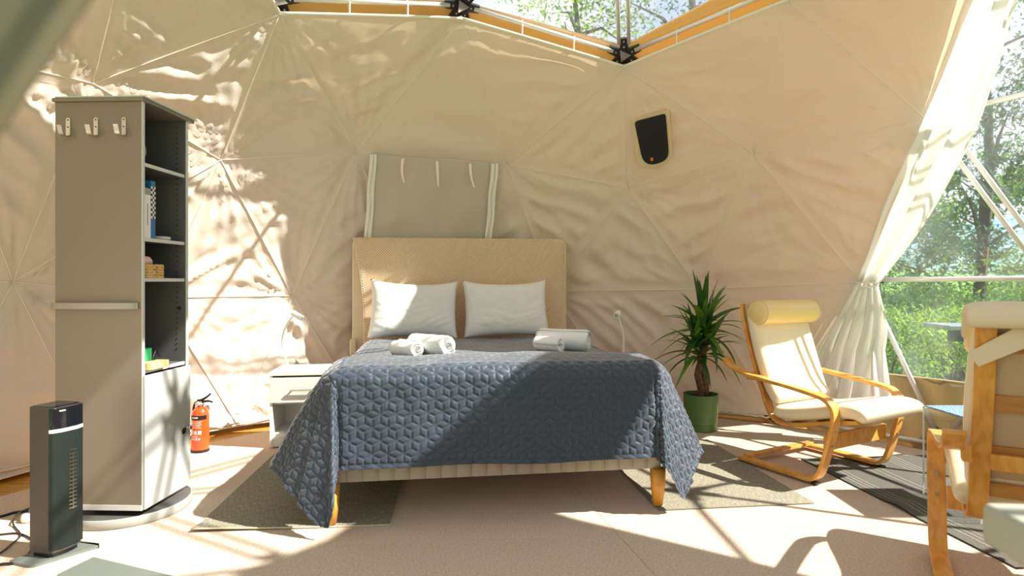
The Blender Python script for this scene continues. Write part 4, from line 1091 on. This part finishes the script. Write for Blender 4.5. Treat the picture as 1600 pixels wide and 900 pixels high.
for r in range(13):
    for c in range(3):
        (ck if (r + c) % 2 else ck2).box((.0104, -.0105 + c * .0105, .10 + r * .0115), (.001, .0105, .0115))
part('spine_checks', ck, M_black, t); part('spine_checks', ck2, M_print, t, label='white checks')
t = part('round_dish', MB().lathe([(.03, 0), (.040, .004), (.044, .016), (.040, .02), (.036, .012), (.01, .009)], 32), M_white, None, smooth=True, loc=cabP(-.065, .24, sh(1.292))); tag(t, 'small round white dish on the second cabinet shelf', 'dish')
bk = thing('basket', 'small wicker basket on the third cabinet shelf', 'basket', cabP(-.068, .115, sh(1.108)), KA)
for k in range(5):
    zz = .008 + k * .0125
    pts = [((.062 + .002 * (i % 2)) * math.copysign(abs(math.cos(a)) ** .6, math.cos(a)), (.075 + .002 * (i % 2)) * math.copysign(abs(math.sin(a)) ** .6, math.sin(a)), zz + .002 * (-1) ** (i + k)) for i, a in enumerate(np.linspace(0, 2 * PI, 41))]
    part('woven_band', MB().tube(pts, .0075, 6), M_wicker, bk, smooth=True)
part('bottom', MB().box((0, 0, .004), (.11, .13, .006)), M_wicker, bk)
t = part('rolled_cloth', MB().tube([(0, -.05, 0), (0, -.03, .004), (0, .02, .004), (0, .045, 0)], [.012, .024, .024, .014], 14), M_pink, None, smooth=True, loc=cabP(-.045, .085, sh(1.108) + .075)); tag(t, 'pale pink rolled cloth in the wicker basket', 'cloth')
t = part('green_case', MB().box((0, 0, .045), (.05, .075, .09)), M_green, None, bevel=.004, loc=cabP(-.062, .100, sh(.690) + .0), rot=(math.radians(0), 0, KA + .2)); tag(t, 'green box on the lowest open cabinet shelf', 'box')
t = part('card_box', MB().box((0, 0, .016), (.06, .13, .032)), M_yelcard, None, bevel=.002, loc=cabP(-.004, .095, sh(.690)), rot=(0, 0, KA)); tag(t, 'flat yellow box in front of the green box on the lowest open shelf', 'box')
t = part('wire_coil', MB().tube(smooth_path([(0, 0, .004), (.0, .02, .05), (0, .045, .075), (0, .06, .05), (.0, .075, .04)], 5), .003, 6), M_cable, None, smooth=True, loc=cabP(-.045, .135, sh(.690))); tag(t, 'thin black strap beside the green box in the cabinet', 'strap')
t = part('clear_roll', MB().cyl((0, 0, .0), (-.05, 0, .0), .035, .035, 24).cyl((.001, 0, 0), (.004, 0, 0), .02, .02, 20), mat('pale_green_plastic', (.25, .30, .26), .3), None, bevel=.004, loc=cabP(-.03, .045, sh(1.632) + .062 + .0), rot=(0, 0, KA)); tag(t, 'round grey roll on the top cabinet shelf', 'roll')
t = part('tape_roll', MB().cyl((0, 0, 0), (-.04, 0, 0), .028, .028, 20), M_inner, None, loc=cabP(-.03, .045, sh(1.632)+.0), rot=(0, 0, KA)) if False else None

# ================================================================== heater
HA = math.atan2(2.49 - 2.35, -1.788 + 1.81)
ht = thing('tower_heater', 'charcoal tower fan heater standing at the left edge', 'heater', (-1.842, 2.432, 0), math.radians(-14))
# local: x right, y back. body footprint .125 x .14, front (x+) is curved
foot = rounded_poly([(-.064, -.062), (.048, -.062), (.062, -.03), (.066, .03), (.052, .068), (-.064, .062)], [.012, .02, .03, .03, .02, .012], 4)
def footmb(z0, z1, sc=1): return MB().prism([(p[0] * sc, p[1] * sc) for p in foot], z0, z1)
part('body', footmb(.03, .603), M_heater, ht, bevel=.004)
part('top_cap', MB().prism([(p[0] * .90, p[1] * .90) for p in foot], .603, .606), M_gloss, ht)
fr_poly = [(.040, -.0645), (.052, -.058), (.0655, -.028), (.0695, .03), (.060, .064), (.050, .066)]
def front(z0, z1, m, nm, k=0.0, lab=None): 
    po = [(x + k, y - k * .3) for x, y in fr_poly]; return part(nm, MB().prism(po, z0, z1), m, ht, bevel=.0015, label=lab)
front(.040, .502, M_mesh, 'grille', 0, 'dark green grille')
front(.516, .600, M_gloss, 'control_panel', .0)
front(.502, .516, M_edge, 'silver_band', .001)
gr = MB()
for i in range(16): gr.box((.0700, .012 + .0, .19 + i * .0155), (.002, .030, .0035), rz=-.06)
gr.box((.0715, .012, .30), (.002, .004, .23))
part('heating_slot', gr, M_steel, ht)
part('badge', MB().box((.066, -.028, .588), (.002, .022, .004), rz=-.2), M_print, ht)
part('foot_plate', MB().prism(rounded_poly([(-.10, -.115), (.03, -.125), (.12, .085), (.10, .10), (-.06, .10)], [.02, .03, .02, .02, .02]), .0, .011), M_base, ht, bevel=.003)
part('neck', footmb(.01, .031, .86), M_gloss, ht)
# cables
def cable(label, pts, r=.0042, m=None, name='power_cable'):
    o = part(name, MB().tube(smooth_path(pts, 6), r, 7), m or M_cable, None, smooth=True); return tag(o, label, 'cable')
fz = .006
P_ = lambda u, v, z=fz: tuple(flo(u, v, z))
cable('thick black power cable running along the carpet to the heater', [P_(-60, 893), P_(0, 882), P_(20, 880), P_(40, 872), P_(47, 862)], .0055)
cable('thin black cable looping over itself behind the heater', [P_(-50, 875), P_(-5, 866), P_(18, 850), P_(32, 836), P_(22, 822), P_(21, 813, .02), P_(30, 801, .01), P_(46, 794)], .0038)
cable('thin black cable crossing the carpet to the heater at left', [P_(-40, 838), P_(0, 835), P_(25, 833), P_(40, 837), P_(48, 842)], .0038)
cable('black cable along the carpet edge at the far left', [P_(-50, 815), P_(0, 807), P_(22, 801), P_(44, 798)], .006)
t = part('cable_plug', MB().lathe([(.006, 0), (.02, .004), (.024, .02), (.02, .036), (.012, .04)], 16), M_white, None, smooth=True, loc=P_(42, 816, 0)); tag(t, 'white round plug on the carpet behind the heater', 'plug')
# thin wedge standing in for a grey green patch of floor, lower left
mt = part('floor_wedge', MB().prism([tuple(flo(146, 872)[:2]), tuple(flo(90, 899)[:2]), tuple(flo(60, 960)[:2]), tuple(flo(420, 960)[:2]), tuple(flo(272, 902)[:2])], .0006, .005), M_base, None); tag(mt, 'thin grey green wedge at the bottom left beside the heater foot', 'mat')

# ================================================================== fire extinguisher
e0 = flo(313, 705); 
ex = thing('fire_extinguisher', 'red fire extinguisher on the floor behind the grey cabinet', 'extinguisher', e0, math.radians(-10))
part('cylinder', MB().lathe([(.046, .010), (.052, .014), (.053, .02), (.053, .235), (.048, .262), (.032, .282), (.018, .290)], 36), M_red, ex, smooth=True)
part('base_ring', MB().lathe([(.052, 0), (.055, .002), (.055, .016), (.052, .018)], 32), M_black, ex)
part('neck', MB().lathe([(.018, .288), (.018, .300), (.024, .300), (.024, .312), (.014, .314), (.014, .325)], 20), M_steel, ex, smooth=True)
part('gauge', MB().cyl((0.0, -.022, .312), (0, -.034, .312), .013, .013, 18), M_print, ex)
hv = MB(); hv.tube([(-.02, 0, .328), (.01, 0, .332), (.045, 0, .352), (.075, 0, .375)], [.008, .009, .007, .006], 6)
part('lever', hv, M_black, ex); part('handle', MB().tube([(-.02, 0, .318), (.03, 0, .324), (.06, 0, .328), (.088, 0, .322)], [.008, .008, .007, .006], 6), M_black, ex)
part('hose', MB().tube(smooth_path([(-.01, .01, .318), (-.045, .012, .31), (-.062, .014, .25), (-.062, .014, .12)], 5), .007, 8), M_black, ex, smooth=True)
def arc_patch(z0, z1, a0, a1, r, n=10):
    v_ = []; 
    for i in range(n + 1):
        a = math.radians(a0 + (a1 - a0) * i / n); 
        for rr, z in ((r, z0), (r, z1), (r + .0006, z1), (r + .0006, z0)): v_.append((rr * math.sin(a), -rr * math.cos(a), z))
    return v_, [(4 * i + k, 4 * i + (k + 1) % 4, 4 * i + 4 + (k + 1) % 4, 4 * i + 4 + k) for i in range(n) for k in range(4)]
part('label_band', MB().add(*arc_patch(.212, .240, -80, 80, .0532)), M_black, ex)
pr = MB(); pr.add(*arc_patch(.223, .231, -22, 22, .0539))
for i, (a, b) in enumerate(((-45, 50), (-35, 42), (-38, 45), (-30, 36), (-40, 44))): pr.add(*arc_patch(.200 - i * .010, .2025 - i * .010, a, b, .0532))
for a in (-38, -8, 22): pr.add(*arc_patch(.120, .142, a, a + 22, .0532, 4))
for a in (-30, -12, 6, 24): pr.add(*arc_patch(.085, .097, a, a + 11, .0532, 4))
for i in range(2): pr.add(*arc_patch(.108 - i * .007, .110 - i * .007, -40, 20, .0532))
part('label_print', pr, M_print, ex, label='white instructions and three pictogram squares')

# ================================================================== plant
p0 = flo(1095, 671)
pl = thing('potted_yucca', 'yucca plant in a green pot between the bed and the armchair', 'plant', p0)
part('pot', MB().lathe([(.108, 0), (.112, .004), (.113, .052), (.118, .056), (.127, .262), (.128, .268), (.122, .268), (.118, .235), (.02, .235)], 56), M_pot, pl, bevel=0, smooth=False, label='matt green pot')
D.objects[-1] if False else None
part('soil', MB().lathe([(.118, .232), (.117, .244), (.01, .247)], 30), M_soil, pl)
for (dx, dy, h, r) in ((-.010, 0, .30, .026), (.028, .03, .46, .030)):
    pts = [(dx + .012 * math.sin(k * .9), dy, .235 + h * k / 9) for k in range(10)]
    part('stem', MB().tube(pts, [r * (1.08 - .02 * k + .05 * (k % 2)) for k in range(10)], 14), M_bark, pl, smooth=True)
rs = random.Random(12)
def leaf_mesh(L, wd, droop, twist):
    v_ = []; n = 10
    for i in range(n + 1):
        t = i / n; ww = wd * (min(1, t * 5 + .35)) * (1 - t ** 2.4) + .0006; x = L * t * (1 - .12 * droop * t); z = -droop * L * .55 * t ** 2.1
        a = twist * t
        for s_, dz in ((-1, .35), (0, 0), (1, .35)):
            yy = s_ * ww * math.cos(a); v_.append((x, yy, z + dz * ww + s_ * ww * math.sin(a)))
    return (v_, [], [(3 * i + k, 3 * i + k + 1, 3 * i + 4 + k, 3 * i + 3 + k) for i in range(n) for k in (0, 1)])
lm = [mesh('leaf', leaf_mesh(rs.uniform(.30, .40), rs.uniform(.020, .027), dr_, rs.uniform(-.6, .6)), (M_leaf if k % 3 else M_leafd), True) for k, dr_ in enumerate((.05, .2, .35, .6, .8, 1.0, 1.15, .15, .5))]
heads = [((.028, .02, .74), 46, 1.04), ((-.03, .0, .58), 25, .98), ((.055, .03, .60), 22, .95)]
for (hx, hy, hz), cnt, sc in heads:
    for i in range(cnt):
        t = i / cnt; az_ = i * 2.399 + rs.uniform(-.3, .3); elv = math.radians(82 - 95 * t + rs.uniform(-8, 8))
        k = min(len(lm) - 3, int(t * 7 + rs.uniform(-.5, .8))); k = max(0, k)
        o = part('leaf', lm[k], None, pl, loc=(hx + .012 * math.cos(az_), hy + .012 * math.sin(az_), hz + .10 - .17 * t), rot=(rs.uniform(-.3, .3), -elv, az_))
        s_ = sc * rs.uniform(.8, 1.12); o.scale = (s_, s_, s_)

# ================================================================== armchairs
def armchair(loc, rz, label):
    t = thing('armchair', label, 'armchair', loc, rz)
    arm = smooth_path([(.655, .615), (.63, .583), (.58, .556), (.50, .535), (.40, .522), (.20, .502), (.05, .482), (-.02, .465), (-.062, .42), (-.066, .35), (-.035, .22), (.0, .10), (.028, .045), (.075, .02), (.15, .019), (.35, .019), (.54, .019)], 5)
    for s_ in (-1, 1):
        sd_ = part('side_frame', MB().sweep(arm, .062, .021, s_ * .305), M_birch, t, bevel=.004, label='bent birch arm, leg and floor runner in one')
        part('floor_pad', MB().box((s_ * .305, .045, .005), (.04, .03, .010)), M_black, sd_)
        part('bolt', MB().cyl((s_ * .305, -.075, .30), (s_ * .305, -.035, .30), .007, .007, 10), M_steel, sd_); part('bolt', MB().cyl((s_ * .305, -.063, .22), (s_ * .305, -.02, .22), .007, .007, 10), M_steel, sd_)
    part('floor_crossbar', MB().box((0, .50, .036), (.61, .05, .020)), M_birch, t, bevel=.004)
    part('front_crossbar', MB().box((0, .01, .225), (.55, .022, .085)), M_birch, t, bevel=.003)
    part('rear_crossbar', MB().box((0, .50, .50), (.40, .022, .05)), M_birch, t, bevel=.003)
    for s_ in (-1, 1): part('arm_block', MB().box((s_ * .262, .50, .52), (.026, .05, .05)), M_birch, t, bevel=.002)
    J = smooth_path([(.592, .955), (.575, .86), (.535, .72), (.49, .58), (.44, .44), (.40, .34), (.36, .285), (.29, .265), (.18, .285), (.02, .325), (-.15, .362)], 6)
    for s_ in (-1, 1): part('seat_rail', MB().sweep(J, .055, .020, s_ * .222), M_birch, t, bevel=.003, label='bent birch rail of back and seat')
    for (y, z, dz) in ((.579, .88, .060), (.535, .69, .055), (.480, .52, .055), (.425, .39, .05)):
        part('back_slat', MB().box((0, y - .012, z), (.40, .012, dz), M=Matrix.Rotation(-.28, 4, 'X')), M_birchd, t, bevel=.002)
    for y, z in ((.24, .283), (.08, .32), (-.08, .357)):
        part('seat_slat', MB().box((0, y, z), (.40, .06, .010), M=Matrix.Rotation(-.22, 4, 'X')), M_birchd, t)
    # cushions: back and seat in front / on top of the rails
    back = smooth_path([(.527, .945), (.512, .86), (.475, .72), (.43, .58), (.385, .46), (.33, .375)], 6)
    cs = part('back_cushion', MB().sweep_rr(back, .53, .085, 9, endr=.035, wf=lambda q: .94 + .06 * math.sin(PI * q)), M_cream, t, smooth=True)
    off = -.043
    seat = smooth_path([(.345, .335), (.25, .335), (.12, .362), (0, .392), (-.10, .41), (-.17, .405), (-.205, .375)], 6)
    part('seat_cushion', MB().sweep_rr(seat, .56, .085, 9, endr=.035), M_cream, t, smooth=True)
    roll = MB(); R_ = .072; prof = [(.0, -.262)] ; 
    M_ = Matrix.Translation((0, .462, .905)) @ Matrix.Rotation(PI / 2, 4, 'Y')
    roll.lathe([(.01, -.262), (.058, -.260), (.070, -.250), (.074, -.235), (.074, .235), (.070, .250), (.058, .260), (.01, .262)], 36, M=M_)
    part('head_pillow', roll, M_yellow, t, smooth=True)
    for s_ in (-1, 1):
        part('piping', MB().tube([(s_ * .246, .462 + .074 * math.sin(a), .905 + .074 * math.cos(a)) for a in np.linspace(0, 2 * PI, 25)], .0025, 5), M_hbside, t)
    part('back_cloth', MB().sweep_rr([(y + .044, z + .012) for y, z in back], .47, .022, 9, endr=.02), M_beigeb, t, smooth=True)
    return t
A1 = armchair((1.93, 3.36, .007), math.radians(28.7), 'cream cushioned birch armchair facing the room beside the yucca')
SHELL = 1
A2 = dup(A1, (1.985, 2.27, .009), math.radians(148.5), 'birch armchair seen from behind at the right edge, cushion tied with a strap')
A2.scale = (1.02, 1.02, 1.02)
st = MB()
v_ = [(.245, .60, 1.0), (.245, .62, .80), (.10, .615, 1.0), (-.05, .615, 1.0)]
def strapmb():
    m_ = MB(); A = [(.262, .585, .765), (.262, .60, .80)]; 
    for (p, q) in (((.255, .597, .83), (.03, .618, .978)),):
        d = (Vector(q) - Vector(p)).normalized(); n_ = Vector((0, 1, 0)); sdir = d.cross(n_)
        for a in (0,):
            hw = .024; m_.add([Vector(p) - sdir * hw, Vector(q) - sdir * hw * 1.6, Vector(q) + sdir * hw * 1.6, Vector(p) + sdir * hw] + [Vector(p) - sdir * hw + n_ * .006, Vector(q) - sdir * hw * 1.6 + n_ * .006, Vector(q) + sdir * hw * 1.6 + n_ * .006, Vector(p) + sdir * hw + n_ * .006],
                  [(0, 3, 2, 1), (4, 5, 6, 7), (0, 1, 5, 4), (1, 2, 6, 5), (2, 3, 7, 6), (3, 0, 4, 7)])
    return m_
part('strap', strapmb(), M_hbside, A2, label='beige cushion strap'); 
# cushion hood over the top of the back
hood = MB().sweep_rr(smooth_path([(.485, .88), (.512, .94), (.55, .982), (.60, .986), (.630, .962), (.628, .93)], 5), .55, .045, 9, endr=.03)
part('cushion_hood', hood, M_hbside, A2, smooth=True)

# ================================================================== clear side table with blue cloth
tb_ = thing('side_table', 'clear acrylic side table between the two armchairs', 'table', (2.11, 2.90, .008))
HT = .452
part('top', MB().box((.20, 0, HT - .004), (.40, .38, .008)), M_acryl, tb_)
for x_ in (.004, .396): 
    p_ = part('side_panel', MB().box((x_, 0, HT / 2 - .004), (.008, .38, HT - .008)), M_acryl, tb_)
    for y_ in (-.1905, .1905): part('panel_edge', MB().box((x_, y_, HT / 2), (.008, .0025, HT)), M_acedge, p_)
for y_ in (-.1905, .1905): part('top_edge', MB().box((.20, y_, HT - .004), (.40, .0025, .008)), M_acedge, tb_)
o = part('table_cloth', MB().box((0, 0, 0), (.39, .372, .005)), M_cloth, None, loc=(2.315, 2.90, .008 + HT + .003)); tag(o, 'blue and white woven cloth on the clear side table', 'cloth')

# ================================================================== blurred foreground
bx = thing('storage_box', 'out of focus grey green box at the lower right corner close to the camera', 'box', (1.13, .82, 0), math.radians(-4))
part('body', MB().box((.02, 0, .32), (.50, .42, .63)), M_box, bx, bevel=.01)
part('lid', MB().box((0, 0, .665), (.60, .50, .075)), M_box, bx, bevel=.012, seg=3)
# canvas door flap near the camera, upper left
fl = thing('door_flap', 'blurred olive canvas flap hanging close to the camera at the upper left', 'canvas flap', (-.35, .33, 1.0))
vs = []; n = 40; mrow = 40
e0_, e1_ = atY(118, 0, .33), atY(-20, 205, .33); dv = (e0_ - e1_) / np.linalg.norm(e0_ - e1_); pr_ = np.array([-dv[2], 0, dv[0]]); 
if pr_[0] > 0: pr_ = -pr_
for i in range(mrow + 1):
    for j in range(n + 1):
        s_ = -.08 + .62 * i / mrow; q = .42 * j / n
        p = e1_ + dv * s_ + pr_ * q; p = p + np.array([0, .02 * math.sin(q * 28 + s_ * 3) + .25 * q, 0]); vs.append(tuple(p))
fs = [(i * (n + 1) + j, i * (n + 1) + j + 1, (i + 1) * (n + 1) + j + 1, (i + 1) * (n + 1) + j) for i in range(mrow) for j in range(n)]
o = part('canvas', (vs, [], fs), M_flapdark, fl, smooth=True, world=True); so = o.modifiers.new('t', 'SOLIDIFY'); so.thickness = .004
hp = [e1_ + dv * (-.08 + .62 * i / 20) for i in range(21)]
part('hem', MB().tube(hp, .006, 8), M_flapdark, fl, smooth=True, world=True)
